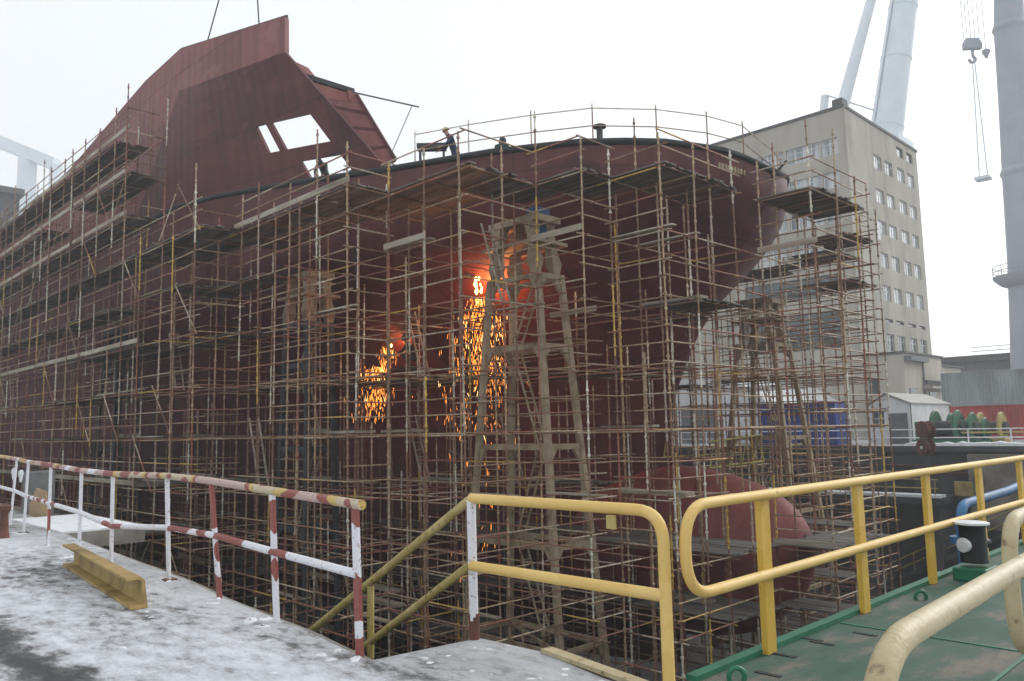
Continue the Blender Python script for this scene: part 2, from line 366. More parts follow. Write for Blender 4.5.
# ------------------------------------------------------------------ ground, dock, sky
XE = 3.62        # our quay edge
XF = 57.8        # far quay edge
YG = 3.06        # dock-side face of the gate
YH = 165.        # head of the dock
FLOOR = -10.
def sheet(name, x0, x1, y0, y1, z, mt, nx=1, ny=1):
    b = MB(); b.v = [Vector((lerp(x0, x1, i / nx), lerp(y0, y1, j / ny), z)) for j in range(ny + 1) for i in range(nx + 1)]
    b.f = [(j * (nx + 1) + i, j * (nx + 1) + i + 1, (j + 1) * (nx + 1) + i + 1, (j + 1) * (nx + 1) + i) for j in range(ny) for i in range(nx)]
    return structure(b.obj(name, mt))
# one sheet of ground with the dock cut out of it
g = MB()
# quay edge outline on our side: notch for the stair between y=4.9 and y=11 is already the difference between XE and the spur
LEFT = [(XE, YH), (5.4, 40), (5.3, 26), (4.75, 19), (4.25, 15), (3.98, 11), (3.88, 9.4), (3.7, 8), (3.56, 6.1), (3.4, 4.98), (4.34, 4.86), (4.38, 4.2), (4.2, 3.5), (4.16, 3.08), (4.5, 3.06), (4.5, .4)]
LEFT[0] = (5.4, YH)
n0 = 0
for x, y in LEFT: g.v += [Vector((-700, y, 0)), Vector((x, y, 0))]
for i in range(len(LEFT) - 1):
    a = 2 * i; g.f.append((a + 2, a + 3, a + 1, a)[::1])
def gq(x0, x1, y0, y1):
    n = len(g.v); g.v += [Vector((x0, y0, 0)), Vector((x1, y0, 0)), Vector((x1, y1, 0)), Vector((x0, y1, 0))]; g.f.append((n, n + 1, n + 2, n + 3))
gq(-700, 700, YH, 700); gq(XF, 700, .4, YH); gq(-700, 4.5, -60, .4); gq(XF, 700, -60, .4)
structure(g.obj('quay_ground', 'snowy_quay'))
sheet('water', -700, 700, -700, -60, -2, 'water')
sheet('dock_basin_water', 4.5, XF, -60, .4, -2, 'water')
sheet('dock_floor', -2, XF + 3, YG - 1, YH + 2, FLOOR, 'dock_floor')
# dock walls
w = MB()
for (x0, y0), (x1, y1) in zip(LEFT[:-3], LEFT[1:-2]):
    n = len(w.v); w.v += [Vector((x0, y0, -.18)), Vector((x1, y1, -.18)), Vector((x1, y1, FLOOR - .2)), Vector((x0, y0, FLOOR - .2))]; w.f.append((n, n + 1, n + 2, n + 3))
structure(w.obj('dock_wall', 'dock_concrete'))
# concrete coping along our edge: real lip with thickness
k = MB()
for (x0, y0), (x1, y1) in zip(LEFT[:-3], LEFT[1:-2]):
    d = Vector((x1 - x0, y1 - y0, 0)); 
    if d.length < .05: continue
    d.normalize(); nrm = Vector((-d.y, d.x, 0))      # towards the dock
    if abs(d.x) > .8: nrm = Vector((0, 1, 0))
    a = Vector((x0, y0, 0)); b = Vector((x1, y1, 0))
    k.prism([a - nrm * .0 + ZZ * .0, a + nrm * .07 - ZZ * .02, a + nrm * .07 - ZZ * .2, a - ZZ * .2], b - a)
structure(k.obj('quay_coping', 'concrete'))
# snow-free edge strip (bare concrete lip) on the quay top
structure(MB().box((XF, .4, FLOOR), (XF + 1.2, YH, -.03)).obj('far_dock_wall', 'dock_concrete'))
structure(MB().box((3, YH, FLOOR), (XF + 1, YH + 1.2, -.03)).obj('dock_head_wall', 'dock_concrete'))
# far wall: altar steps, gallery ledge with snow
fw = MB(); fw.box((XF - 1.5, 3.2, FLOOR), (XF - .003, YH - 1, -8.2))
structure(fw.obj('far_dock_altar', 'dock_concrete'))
structure(MB().box((54.4, 17.6, -3.55), (XF - .003, 60, -3.15)).obj('gallery_ledge', 'dock_concrete'))
structure(MB().box((54.36, 17.6, -3.146), (55.6, 60, -2.98)).obj('ledge_snow', 'snow'))
# buttresses give the wall its dark bays
bt = MB()
for y in (17.9, 22, 26.5, 31, 36): bt.box((55.2, y, FLOOR + .01), (XF - .004, y + .9, -3.56))
structure(bt.obj('dock_buttress', 'dock_concrete'))
structure(MB().box((56.9, 5, -5.2), (XF - .002, 16.6, -.5)).obj('wall_facing', 'concrete'))
rl_ = MB()
for z in (-1.3, -1.75): rl_.tube([Vector((XF - .18, 4, z)), Vector((XF - .18, 62, z))], .07, 6)
structure(rl_.obj('wall_pipe', 'rust_brown'))
for y in range(19, 60, 3): structure(MB().box((XF - .3, y, -3.1), (XF - .003, y + .35, -.36)).obj('wall_rib', 'dock_concrete'))
for (y, w_, h_) in ((20.2, 1.2, 1.9), (27.5, 1.4, 2.0), (34, 1.2, 1.9)): structure(MB().box((XF - .04, y, -3.1), (XF - .002, y + w_, -3.1 + h_)).obj('recess_shade', 'rim_black'))  # flat black sheets on the wall, the shade of recesses put into their colour
sn = MB(); r_ = random.Random(4); prof = []
for q in range(41):
    y = lerp(3, 20.6, q / 40); h = .24 + r_.uniform(-.07, .09); e = r_.uniform(-.06, .06)
    prof.append([Vector((XF - .3 + e, y, .003)), Vector((XF - .26 + e, y, h * .8)), Vector((XF + .1, y, h)), Vector((XF + .9, y, h * .7)), Vector((XF + 1.5 + e, y, .003))])
sn.rings(prof); structure(sn.obj('far_quay_snow', 'snow', None, 60))
cp = MB(); cp.box((XF - .35, .5, -.35), (XF - .003, YH, -.004)); structure(cp.obj('far_quay_coping', 'dock_concrete'))

# ------------------------------------------------------------------ dock gate with green deck
gt = thing('dock_gate', 'dock gate with green chequer plate deck below the yellow railing', 'dock gate', (4.55, 1.8, -1))
gb = MB().box((4.53, .45, -9.9), (XF - .4, YG - .02, -.09)); gb.obj('gate_body', 'dark_steel', gt)
dk = MB().box((4.53, .42, -.085), (XF - .4, YG, 0)); dk.obj('deck_plate', 'green_deck', gt)
lp = MB().box((4.53, YG - .07, .001), (XF - .4, YG + .012, .035)); lp.obj('deck_edging', 'green_paint', gt)
for x in (6.6, 9.6, 12.6, 15.6, 18.6): MB().box((x, .5, .001), (x + .025, YG - .09, .007)).obj('weld_seam', 'green_paint', gt)
MB().box((4.6, 1.62, .001), (30, 1.645, .006)).obj('weld_seam', 'green_paint', gt)
for px, py in ((811, 639), (784, 655), (822, 643), (865, 634), (768, 674)):
    c = on(px, py, 2, 0.003); sl = MB().box((c.x - .02, c.y - .09, .002), (c.x + .02, c.y + .09, .006)); sl.obj('drain_slot', 'rim_black', gt)
for px, py in ((921, 600), (737, 681)):
    c = on(px, py, 2, 0); lug = MB()
    ring = [c + RH * (.05 * math.cos(a)) + ZZ * (.03 + .05 * math.sin(a)) for a in [math.pi * q / 10 for q in range(-2, 13)]]
    lug.tube(ring, .017, 8); lug.obj('lifting_eye', 'green_paint', gt, 40)
for px, py, r0 in ((960, 630, .34), (880, 615, .2), (848, 655, .15), (985, 612, .18)):
    pass

# ------------------------------------------------------------------ ship
CX = 29.8
UPT = [(0, 0), (.06, .7), (.2, 1.4), (.55, 2.4), (1.8, 4.6), (3.5, 7.0), (6.7, 9.1), (11.6, 10.6), (16.7, 11.7), (21.1, 12.5), (24.5, 13.6), (27, 13.8), (200, 13.8)]
LOT = [(0, .15), (1, .6), (5, 2.1), (10, 4.1), (20, 8.3), (30, 11.3), (40, 13.2), (50, 13.8), (200, 13.8)]
STEM = [(-10, 20.4), (1.0, 20.4), (2.6, 20.35), (3.6, 19.95), (5.9, 18.9), (7.35, 17.95), (8.3, 17.1), (10, 15.7), (11.0, 15.05), (11.3, 15.0), (14, 15.0)]
Y0B = 15.0
TOPZ = [(15.0, 11.85), (15.25, 12.1), (15.7, 12.3), (16.8, 12.45), (18.5, 12.4), (21.7, 12.35), (26.6, 12.55), (31.7, 13.0), (36.1, 13.4), (39.3, 13.45), (150, 13.45)]
def sm(u): u = max(0, min(1, u)); return u * u * (3 - 2 * u)
def wflare(z): return sm((z - 1.5) / 9.2) ** 1.15
def hb(y, z):
    """half breadth of the hull at station y and height z, None ahead of the stem"""
    ds = y - interp(STEM, z)
    if ds < 0: return None
    w = wflare(z); h = (1 - w) * interp(LOT, ds) + w * interp(UPT, ds)
    if z < -5.6:
        q = min(1, (-5.6 - z) / 2.9); h *= (1 - .16 * q * q) if q < 1 else .75
    return h
def bulb_r(y):
    """bulb radii (horizontal, vertical) at station y"""
    if y < 14.3: return None
    t = min(1, (y - 14.3) / 5.9); s = math.sqrt(max(0, 1 - (1 - t) ** 2)) ** .9
    return 2.4 * s, 3.55 * s
BZ = -3.6
def hull_front_x(y, z):
    h = hb(y, z); return None if h is None else CX - h
ship = thing('ship', 'red primed ship hull with bulbous bow standing in the dock', 'ship', (CX, 40, -8.4))
def build_hull():
    zs = [-8.4, -8.2, -7.8, -7.2, -6.4, -5.6, -4.4, -2.8, -1.2, .2, 1.5, 2.4, 3.2, 4, 4.8, 5.6, 6.4, 7.2, 8, 8.8, 9.5, 10.2, 10.8, 11.3]
    ds = [0, .06, .15, .35, .7, 1.2, 1.9, 2.8, 4, 5.4, 7, 9, 11.2, 14, 17, 20, 23, 26, 30, 35, 42, 50, 65, 128]
    rows = []
    for z in zs:
        st = interp(STEM, z); row = []
        for d in ds:
            y = min(150, st + d); h = hb(st + d, z) if d else (0 if z > 2 else .12)
            row.append((h, y, z))
        rows.append(row)
    top = []
    for d in ds:
        y = min(150, Y0B + d); top.append((interp(UPT, d), y, interp(TOPZ, y)))
    rows.append(top)
    b = MB(); n = len(ds)
    for side in (-1, 1):
        off = len(b.v)
        for row in rows:
            for h, y, z in row: b.v.append(Vector((CX + side * h, y, z)))
        for i in range(len(rows) - 1):
            for j in range(n - 1):
                q = (off + i * n + j, off + i * n + j + 1, off + (i + 1) * n + j + 1, off + (i + 1) * n + j)
                b.f.append(q if side > 0 else q[::-1])
    h = len(rows) * n
    for j in range(n - 1):                                   # bottom and transom closed
        b.f.append((j, j + 1, h + j + 1, h + j))
    for i in range(len(rows) - 1): b.f.append((i * n + n - 1, (i + 1) * n + n - 1, h + (i + 1) * n + n - 1, h + i * n + n - 1))
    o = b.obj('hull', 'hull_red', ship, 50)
    d = MB(); off = 0
    for hh, y, z in top: d.v += [Vector((CX - hh, y, z - .12)), Vector((CX + hh, y, z - .12))]
    for j in range(n - 1): d.f.append((2 * j, 2 * j + 1, 2 * j + 3, 2 * j + 2))
    d.obj('deck', 'dark_steel', ship)
    # dark half-round along the top edge
    r = MB(); pts = []
    tp = [t for t in top if t[1] < 60]
    fine = []
    for a, c in zip(tp, tp[1:]):
        for u in (0, .5): fine.append(tuple(lerp(a[i], c[i], u) for i in range(3)))
    fine.append(tp[-1])
    path = [Vector((CX - hh, y, z + .02)) for hh, y, z in reversed(fine)] + [Vector((CX + hh, y, z + .02)) for hh, y, z in fine[1:]]
    r.tube(path, .14, 6); r.obj('bulwark_rim', 'rim_black', ship, 60)
    return top
TOP = build_hull()
def build_bulb():
    b = MB(); rs = []
    for i in range(26):
        y = 14.3 + 6.2 * (i / 25) ** 1.7 if i else 14.301
        rr = bulb_r(y) or (.01, .01)
        zc = BZ + .3 * max(0, (17 - y) / 3)
        rs.append([Vector((CX + rr[0] * math.cos(a), y, zc + rr[1] * math.sin(a) * (1 if math.sin(a) > 0 else .98))) for a in [2 * math.pi * q / 28 for q in range(28)]])
    y = 26; rs.append([Vector((CX + 1.9 * math.cos(a), y, BZ - .4 + 3.4 * math.sin(a))) for a in [2 * math.pi * q / 28 for q in range(28)]])
    b.rings(rs); b.obj('bulbous_bow', 'bulb_red', ship, 60)
build_bulb()
def deck_edge(y):
    return Vector((CX - interp(UPT, y - Y0B), y, interp(TOPZ, y)))
# raised side shell above the foredeck edge: raked panel with mooring openings
def build_shell():
    TA = on(180, 49, 0, 16.0); KA = on(180, 90, 0, 16.0); KA.y = TA.y
    TB = on(285, 16, 0, 16.5); KB = on(285, 52, 0, 16.5)
    B2 = on(133, 176, 0, 16.0); B2.z = 13.25
    def bottom(u):
        y = lerp(40.2, 26.8, u) + (B2.y - 40.2) * max(0, 1 - u / .35) ** 1.5; p = deck_edge(y); p.z += .06
        return p.lerp(B2, max(0, 1 - u * 9))
    def P(u, v): return (KA.lerp(KB, u)).lerp(bottom(u), v)
    us = [0, .05, .1, .2, .3, .42, .53, .595, .63, .67, .74, .80, .865, .93, 1]; vs = [0, .12, .25, .38, .49, .62, .73, .84, .995]
    holes = lambda u0, u1, v0, v1: (.53 <= u0 and u1 <= .596 and .48 < v0 and v1 < .74) or (.629 <= u0 and u1 <= .866 and .48 < v0 and v1 < .74) or (.669 <= u0 and u1 <= .866 and .83 < v0)
    b = MB(); nu = len(us); nv = len(vs)
    nrm = Vector((-1, -.2, -.12)).normalized(); T = .16
    for s in (0, 1):
        for v in vs:
            for u in us: b.v.append(P(u, v) - nrm * (T * s))
    solid = [[not holes(us[i], us[i + 1], vs[j], vs[j + 1]) for i in range(nu - 1)] for j in range(nv - 1)]
    O = nu * nv; idx = lambda i, j, s: s * O + j * nu + i
    for j in range(nv - 1):
        for i in range(nu - 1):
            if not solid[j][i]: continue
            b.f.append((idx(i, j, 0), idx(i, j + 1, 0), idx(i + 1, j + 1, 0), idx(i + 1, j, 0)))
            b.f.append((idx(i, j, 1), idx(i + 1, j, 1), idx(i + 1, j + 1, 1), idx(i, j + 1, 1)))
            for di, dj, e in ((-1, 0, ((i, j), (i, j + 1))), (1, 0, ((i + 1, j + 1), (i + 1, j))), (0, -1, ((i + 1, j), (i, j))), (0, 1, ((i, j + 1), (i + 1, j + 1)))):
                ii, jj = i + di, j + dj
                if not (0 <= ii < nu - 1 and 0 <= jj < nv - 1) or not solid[jj][ii]:
                    (a, c), (d, f) = e; b.f.append((idx(a, c, 1), idx(d, f, 1), idx(d, f, 0), idx(a, c, 0)))
    b.obj('shell_panel', 'hull_red', ship)  # darker red than the band above, underside shade partly in the colour
    c = MB(); c.rings([[TA, KA, KA + Vector((.25, 0, 0)), TA + Vector((.25, 0, 0))], [TB, KB, KB + Vector((.25, .1, 0)), TB + Vector((.25, .1, 0))]])
    c.obj('knuckle_band', 'shell_red', ship)
    # flat side aft of the panel
    s = MB(); aft = [(TA.y, TA.z), (46, TA.z - .12), (60, 20.2), (76, 19.5), (110, 18.4), (150, 17.6)]
    def pr(y, z, k_=0):
        ym = y; yb = y; zm = z - 2
        if k_ == 0: ym, zm, yb = KA.y, KA.z, B2.y
        if k_ == 1: yb = B2.y + 2.5
        zb = B2.z if k_ == 0 else 13.3
        return [Vector((16, y, z)), Vector((16, ym, zm)), Vector((16, yb, zb)), Vector((16.3, yb, zb)), Vector((16.3, ym, zm)), Vector((16.3, y, z))]
    rs = [pr(y, z, n_) for n_, (y, z) in enumerate(aft)]
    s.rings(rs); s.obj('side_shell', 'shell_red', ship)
    tp = MB(); tp.tube([Vector((16.1, y, z + .03)) for y, z in reversed(aft)] + [TB + Vector((.1, 0, .03))], .07, 6); tp.obj('top_edge', 'rim_black', ship)
    # web frame standing inboard behind the open end
    e0 = P(.985, .22) + Vector((.12, .2, 0)); e1 = P(.985, .985) + Vector((.12, .2, 0))
    f0 = at(357, 95, e0.dot(FH) + .5); f1 = at(396, 160, e1.dot(FH) + .3); bk = FH * .16
    MB().rings([[e0, f0, f0 + bk, e0 + bk], [e1, f1, f1 + bk, e1 + bk]]).obj('web_frame', 'shell_red', ship)
    for q in (.3, .55, .8):
        a, c2 = e0.lerp(e1, q) - FH * .03, f0.lerp(f1, q) - FH * .03
        MB().bar(a, c2, .05, .14).obj('stiffener', 'hull_red', ship)
    MB().bar(f0 - FH * .05, f1 - FH * .05, .12, .12).obj('web_flange', 'hull_red', ship)
    a = P(.98, .16) + Vector((.2, .3, 0)); c2 = at(354, 92, e0.dot(FH) + .5)
    MB().bar(a, c2, .3, .2).obj('deck_beam', 'dark_steel', ship)
    c3 = at(350, 96, e0.dot(FH) + .4); MB().box((c3.x - .15, c3.y - .15, c3.z - .28), (c3.x + .2, c3.y + .2, c3.z + .2)).obj('bracket', 'shell_red', ship)
    lf = MB(); lf.prism([P(.99, .0) + Vector((.1, .3, .0)), P(.99, .1) + Vector((.9, .3, .2)), P(.99, .2) + Vector((1.3, .35, -.1)), P(.99, .2) + Vector((.1, .3, 0))], (.02, .12, 0)); lf.obj('gusset', 'shell_red', ship)
    # inner deck and cross frames seen through the openings would be sky: nothing stands there
    return P
SHELL = build_shell()
# raised weld-bead marks of the name on the bow, and hawse flap plates
for i in range(9):
    px = 719 + i * 3.1
    y = None
    d = ray(px, 166 + i * .9); tbest = None
    for q in range(240):
        p = CAM + d * (24 + q * .06); h = hb(p.y, min(p.z, 11.3)) if p.z < interp(TOPZ, p.y) - .3 else None
        if h is not None and abs(p.x - CX) < h: tbest = p; break
    if tbest is None: continue
    MB().box((tbest.x - .06, tbest.y - .06, tbest.z - .1), (tbest.x + .02, tbest.y + .02, tbest.z + .12)).obj('weld_mark', 'trestle_beige', ship)
for (px, py, w_) in ((716, 268, 1.0), (741, 196, 1.1)):
    pass
# mushroom ventilator on the foredeck and bench
v = thing('ventilator', 'small mushroom ventilator on the foredeck edge', 'ventilator', at(600, 142, 31.2))
v.location.z = deck_edge(18.6).z - .12; vl = v.location
m4 = Matrix.Translation(vl)
MB().lathe([(.5, 0), (.45, .3), (.25, .6), (.13, .75), (.13, 1.4)], 14, m4).obj('trunk', 'dark_steel', v, 40)
MB().lathe([(.13, 1.4), (.27, 1.42), (.27, 1.5), (.08, 1.56)], 14, m4).obj('hood', 'rim_black', v, 40)

# ------------------------------------------------------------------ support trestles
def trestle(x0, y0, wx, wy, zb, zt, mt, label, topf=.4, low_mt=None, group='steel support trestles under the hull', head=True):
    """four raking legs; (x0,y0) is the near corner of the base, wx across, wy along the dock"""
    t = thing('support_trestle', label, 'trestle', (x0 + wx / 2, y0 + wy / 2, zb), group)
    cx, cy = x0 + wx / 2, y0 + wy / 2
    H = zt - zb
    def c(sx, sy, z):
        f_ = lerp(1, topf, (z - zb) / H); return Vector((cx + sx * wx / 2 * f_, cy + sy * wy / 2 * f_, z))
    S = [(-1, -1), (-1, 1), (1, 1), (1, -1)]
    zl = zt - 2.2
    for sx, sy in S:
        MB().bar(c(sx, sy, zb), c(sx, sy, zl), .22, .22).obj('leg', low_mt or mt, t, bevel=.02)
    lv = [zb + 1.4, zb + 4.2, zb + 7.6, zb + 11, zb + 14.6]
    lv = [z for z in lv if z < zl - 1] + [zl - .1]
    for z in lv:
        for (a, b_) in zip(S, S[1:] + S[:1]):
            p, q = c(*a, z), c(*b_, z)
            MB().bar(p, q, .13, .19).obj('cross_beam', low_mt or mt, t)
            d = (q - p).normalized()
            for e, sgn in ((p, 1), (q, -1)):                  # gusset plates in the corners
                g_ = MB(); o_ = d.cross(ZZ).normalized() * .05
                tri = [e + d * sgn * .12 - ZZ * .1 - o_, e + d * sgn * .42 - ZZ * .08 - o_, e + d * sgn * .1 - ZZ * .55 - o_]
                g_.prism(tri, o_ * 2); g_.obj('gusset', low_mt or mt, t)
    for i in range(len(lv) - 1):
        p, q = c(-1, -1, lv[i]), c(1, 1, lv[i])
        MB().bar(p, q, .1, .12).obj('brace', mt, t)
    # ladder inside
    if head:
        for i in range(len(lv) - 1):
            za, zc = lv[i] + .1, lv[i + 1]
            a = Vector((cx, cy - .5 if i % 2 else cy + .7, za)); b_ = Vector((cx, cy + .7 if i % 2 else cy - .5, zc)); l = MB()
            l.bar(a, b_, .06); l.bar(a + Vector((.4, 0, 0)), b_ + Vector((.4, 0, 0)), .06)
            for k_ in range(9):
                p = a.lerp(b_, k_ / 9); l.bar(p, p + Vector((.4, 0, 0)), .035)
            l.obj('ladder', mt, t)
    # head: flared cap legs, work platform, packing
    hx, hy = wx / 2 * topf, wy / 2 * topf
    for sx, sy in S:
        a = c(sx, sy, zl); rs = []
        for z, w_ in ((zl, .26), (zl + .45, .5), (zl + .9, .36), (zl + 1.5, .36), (zt - .25, .48)):
            p = Vector((cx + sx * hx * (1 - .12 * (z - zl)), cy + sy * hy * (1 - .12 * (z - zl)), z))
            rs.append([p + Vector((w_ / 2, w_ / 2 * .8, 0)), p + Vector((-w_ / 2, w_ / 2 * .8, 0)), p + Vector((-w_ / 2, -w_ / 2 * .8, 0)), p + Vector((w_ / 2, -w_ / 2 * .8, 0))])
        MB().rings(rs).obj('cap_leg', mt, t)
    zp = zl + 1.1
    MB().box((cx - hx - .35, cy - hy - .35, zp), (cx + hx + .35, cy + hy + .35, zp + .12)).obj('work_platform', mt, t)
    MB().box((cx - hx - .15, cy - hy - .2, zt - .25), (cx + hx + .15, cy + hy + .2, zt)).obj('head_plate', mt, t)
    return t
TOWERS = [(20.0, 18.2, 2.6, 5.4, 9.6, 'a'), (17.5, 30.2, 1.7, 2.8, 9.2, 'b'), (34.7, 17.0, 4.0, 5.0, 8.0, 'c'), (14.7, 45, 1.8, 4.6, 8.2, 'd')]
trestle(20.0, 18.2, 2.6, 5.4, FLOOR, 9.5, 'trestle_beige', 'tall beige steel trestle with ladder under the bow flare, nearest the camera')
trestle(17.5, 30.2, 1.7, 2.8, FLOOR, 8.7, 'trestle_beige', 'beige and dark trestle left of the small spark shower', .62, 'trestle_blue')
trestle(34.7, 17.0, 4.0, 5.0, FLOOR, 7.8, 'trestle_beige', 'beige trestle on the far side of the bow in front of the blue container', .3)
trestle(14.7, 45, 1.8, 4.6, FLOOR, 7.6, 'trestle_blue', 'blue grey steel trestle far left among the scaffold poles', .45, head=False)
MB_t = MB().box((21.0, 19.9, 8.52), (21.75, 20.5, 9.9))
tag(MB_t.obj('tarpaulin_bundle', 'tarp_blue', bevel=.08), 'blue tarpaulin bundle on top of the nearest beige trestle', 'tarpaulin')

# ------------------------------------------------------------------ scaffolding
DX, DY = 1.55, 2.07
X0, Y0 = 13.0, 10.06
NX, NY = 24, 44
LV = [-8.9 + 2.1 * k_ for k_ in range(13)]
gx = lambda i: X0 + DX * i
gy = lambda j: Y0 + DY * j
def inside(x, y, z, mrg=.12):
    h = hb(y + mrg, z) if z < 11.3 else (interp(UPT, y - Y0B) if y > Y0B - mrg else None)
    if z > 13.4 and y < 39.5: h = None
    if z > 13.4 and y >= 39.5: h = 13.8
    if h is not None and abs(x - CX) < h + mrg: return True
    rr = bulb_r(min(y + .2, 27))
    if rr and y < 27 and ((x - CX) / (rr[0] + .15)) ** 2 + ((z - BZ) / (rr[1] + .15)) ** 2 < 1: return True
    return False
def cell_hull(i, j, k_):
    z0 = LV[k_]
    for x in (gx(i), gx(i) + DX / 2, gx(i + 1)):
        for y in (gy(j), gy(j) + DY / 2, gy(j + 1)):
            for z in (z0 + .05, z0 + 1.0, z0 + 1.9):
                if inside(x, y, z): return True
    return False
def cell_tower(i, j, k_):
    for (tx, ty, wx, wy, zt, _n) in TOWERS:
        if LV[k_] > zt: continue
        f_ = lerp(1, .42, (LV[k_] - FLOOR) / (zt - FLOOR)); hx, hy = wx / 2 * f_ - .25, wy / 2 * f_ - .25; mx, my = tx + wx / 2, ty + wy / 2
        if gx(i) < mx + hx and gx(i + 1) > mx - hx and gy(j) < my + hy and gy(j + 1) > my - hy: return True
    return False
OCC = {}; 
for k_ in range(13):
    for i in range(NX):
        for j in range(NY):
            OCC[i, j, k_] = cell_hull(i, j, k_)
def maxlev(j): return 12 if gy(j) >= 38.6 else 9
USED = {}     # cell -> 2 working bay next to the hull, 1 support bay below
for k_ in range(12, -1, -1):
    for i in range(NX):
        for j in range(NY):
            if OCC[i, j, k_] or k_ > maxlev(j): continue
            x, y = gx(i) + DX / 2, gy(j) + DY / 2
            if x > CX and y > 25: continue
            rad = 2 if y < 37 else 1
            if x > 26 and y < 18 or x > CX: rad = 1
            if (y < 16.2 and x < 20.7) or (y < 18.3 and x < 19.1): continue
            if (y < 14.1 and not 27 < x < 31.2) or y < 12.1 or x > 43.5 or (x * RH.x + y * RH.y) / (x * FH.x + y * FH.y) > .43: continue
            if y > 37 and i > 1 and k_ > 5: continue
            near = False
            for a in range(-rad, rad + 1):
                for c in range(-rad, rad + 1):
                    if max(abs(a), abs(c)) == 2 and abs(a) == abs(c) == 2: continue
                    if OCC.get((i + a, j + c, k_)): near = True
            if y > 37 and i < 2: near = True
            if 22.5 < x < 38 and y < 20 and k_ == 4: near = False
            if near: USED[i, j, k_] = 2
            elif USED.get((i, j, k_ + 1)): USED[i, j, k_] = 1
for key in list(USED):
    if cell_tower(*key): del USED[key]
    elif key[2] == 4 and 22.5 < gx(key[0]) < 33 and gy(key[1]) < 19.5: USED[key] = 0        # nothing is laid across the top of the bulb
rnd = random.Random(11)
# thin the support bays out a little: some inner columns never got ledgers
for (i, j, k_), v_ in list(USED.items()):
    if v_ == 1:
        outer = any((i + a, j + c, k_) not in USED and not OCC.get((i + a, j + c, k_)) for a, c in ((1, 0), (-1, 0), (0, 1), (0, -1)))
        if not outer and gy(j) < 28 and (i + j) % 3 == 5: USED[i, j, k_] = 0

SECT = {}
def section(x, y):
    if x > 33.5: key = ('far bow', 0)
    elif x > 25.5 and y < 22: key = ('nose', 0)
    elif y < 18.4: key = ('near bow front', 0)
    elif y < 24.6: key = ('near bow', 0)
    elif y < 32: key = ('under panel right', 0)
    elif y < 39: key = ('under panel left', 0)
    elif y < 49: key = ('side near', 0)
    elif y < 64: key = ('side mid', 0)
    else: key = ('side far', 0)
    return key[0]
LAB = {'far bow': ('tube scaffold on the far side of the bow, in front of the tall beige building', (38, 17)),
       'nose': ('tube scaffold wrapped round the tip and the bulb of the bow', (29, 13)),
       'near bow front': ('tube scaffold with zigzag plank decks in front of the near bow curve', (22, 15)),
       'near bow': ('tube scaffold round the tall beige trestle with the large spark shower', (20, 21)),
       'under panel right': ('tube scaffold below the open end of the raised red panel', (16, 28)),
       'under panel left': ('tube scaffold below the dark part of the raised panel, left of its openings', (14, 36)),
       'side near': ('high tube scaffold along the flat ship side, first tall bays left of the raised panel', (13, 44)),
       'side mid': ('high tube scaffold along the ship side, middle stretch near the left edge', (13, 56)),
       'side far': ('hazy tube scaffold at the farthest left end of the ship side', (13, 75))}
def sec_of(x, y):
    n = section(x, y)
    if n not in SECT:
        l, c = LAB[n]; SECT[n] = thing('scaffold', l, 'scaffold', (c[0], c[1], FLOOR), 'scaffolds round the ship'); SECT[n]['_n'] = n
    return n
PARTS = {}          # (section, kind) -> list of (distance, builder args)
def add_part(sec, kind, p, fn): PARTS.setdefault((sec, kind), []).append(((Vector(p) - CAM).length, fn))

_std = {}
def standard_mesh(h):
    h = round(h * 2) / 2
    if h not in _std:
        prof = [(.001, 0), (.03, 0)]; z = .3
        while z < h - .1:
            prof += [(.03, z - .04), (.055, z - .03), (.055, z + .03), (.03, z + .04)]; z += .5
        prof += [(.03, h), (.001, h)]
        _std[h] = MB().lathe(prof, 6).mesh('standard', 'tube_standard', 30)
    return _std[h]
_led = {}
def tube_mesh(L, r, mt='tube_ledger'):
    key = (round(L, 1), r)
    if key not in _led:
        _led[key] = MB().lathe([(.001, 0), (r, 0), (r, L), (.001, L)], 6).mesh('ledger', mt, 30)
    return _led[key]
def place(me, name, a, b, parent, mt=None):
    o = bpy.data.objects.new(name, me); COL.objects.link(o); o.parent = parent
    d = Vector(b) - Vector(a); o.rotation_mode = 'QUATERNION'; o.rotation_quaternion = d.to_track_quat('Z', 'Y')
    o.location = Vector(a) - parent.location
    return o
# standards
for i in range(NX + 1):
    for j in range(NY + 1):
        ks = [k_ for k_ in range(13) for a, c in ((0, 0), (-1, 0), (0, -1), (-1, -1)) if USED.get((i + a, j + c, k_))]
        if not ks: continue
        x, y = gx(i), gy(j)
        if any(tx - .1 < x < tx + wx + .1 and ty - .1 < y < ty + wy + .1 for (tx, ty, wx, wy, zt, _n) in TOWERS): continue
        ztop = LV[max(ks)] + rnd.choice([1.15, 1.2, 1.5, 2.1])
        zbot = FLOOR
        if max(ks) == 9 and gy(j) < 38: ztop = LV[9] + rnd.choice([1.15, 1.2, 1.6, 2.4])
        z = ztop
        while z > FLOOR and not inside(x, y, z, .02): z -= .25
        if z > FLOOR: zbot = z + .2
        if ztop - zbot < 1.5: continue
        x += rnd.uniform(-.05, .05); y += rnd.uniform(-.05, .05)
        s = sec_of(x, y)
        lean = Vector((rnd.uniform(-.01, .01), rnd.uniform(-.01, .01), 1)) * (ztop - zbot)
        def f_(par, a=Vector((x, y, zbot)), l=lean, h=ztop - zbot): return place(standard_mesh(h), 'standard', a, a + l, par)
        add_part(s, 'standard', (x, y, 0), f_)
r5 = random.Random(51)
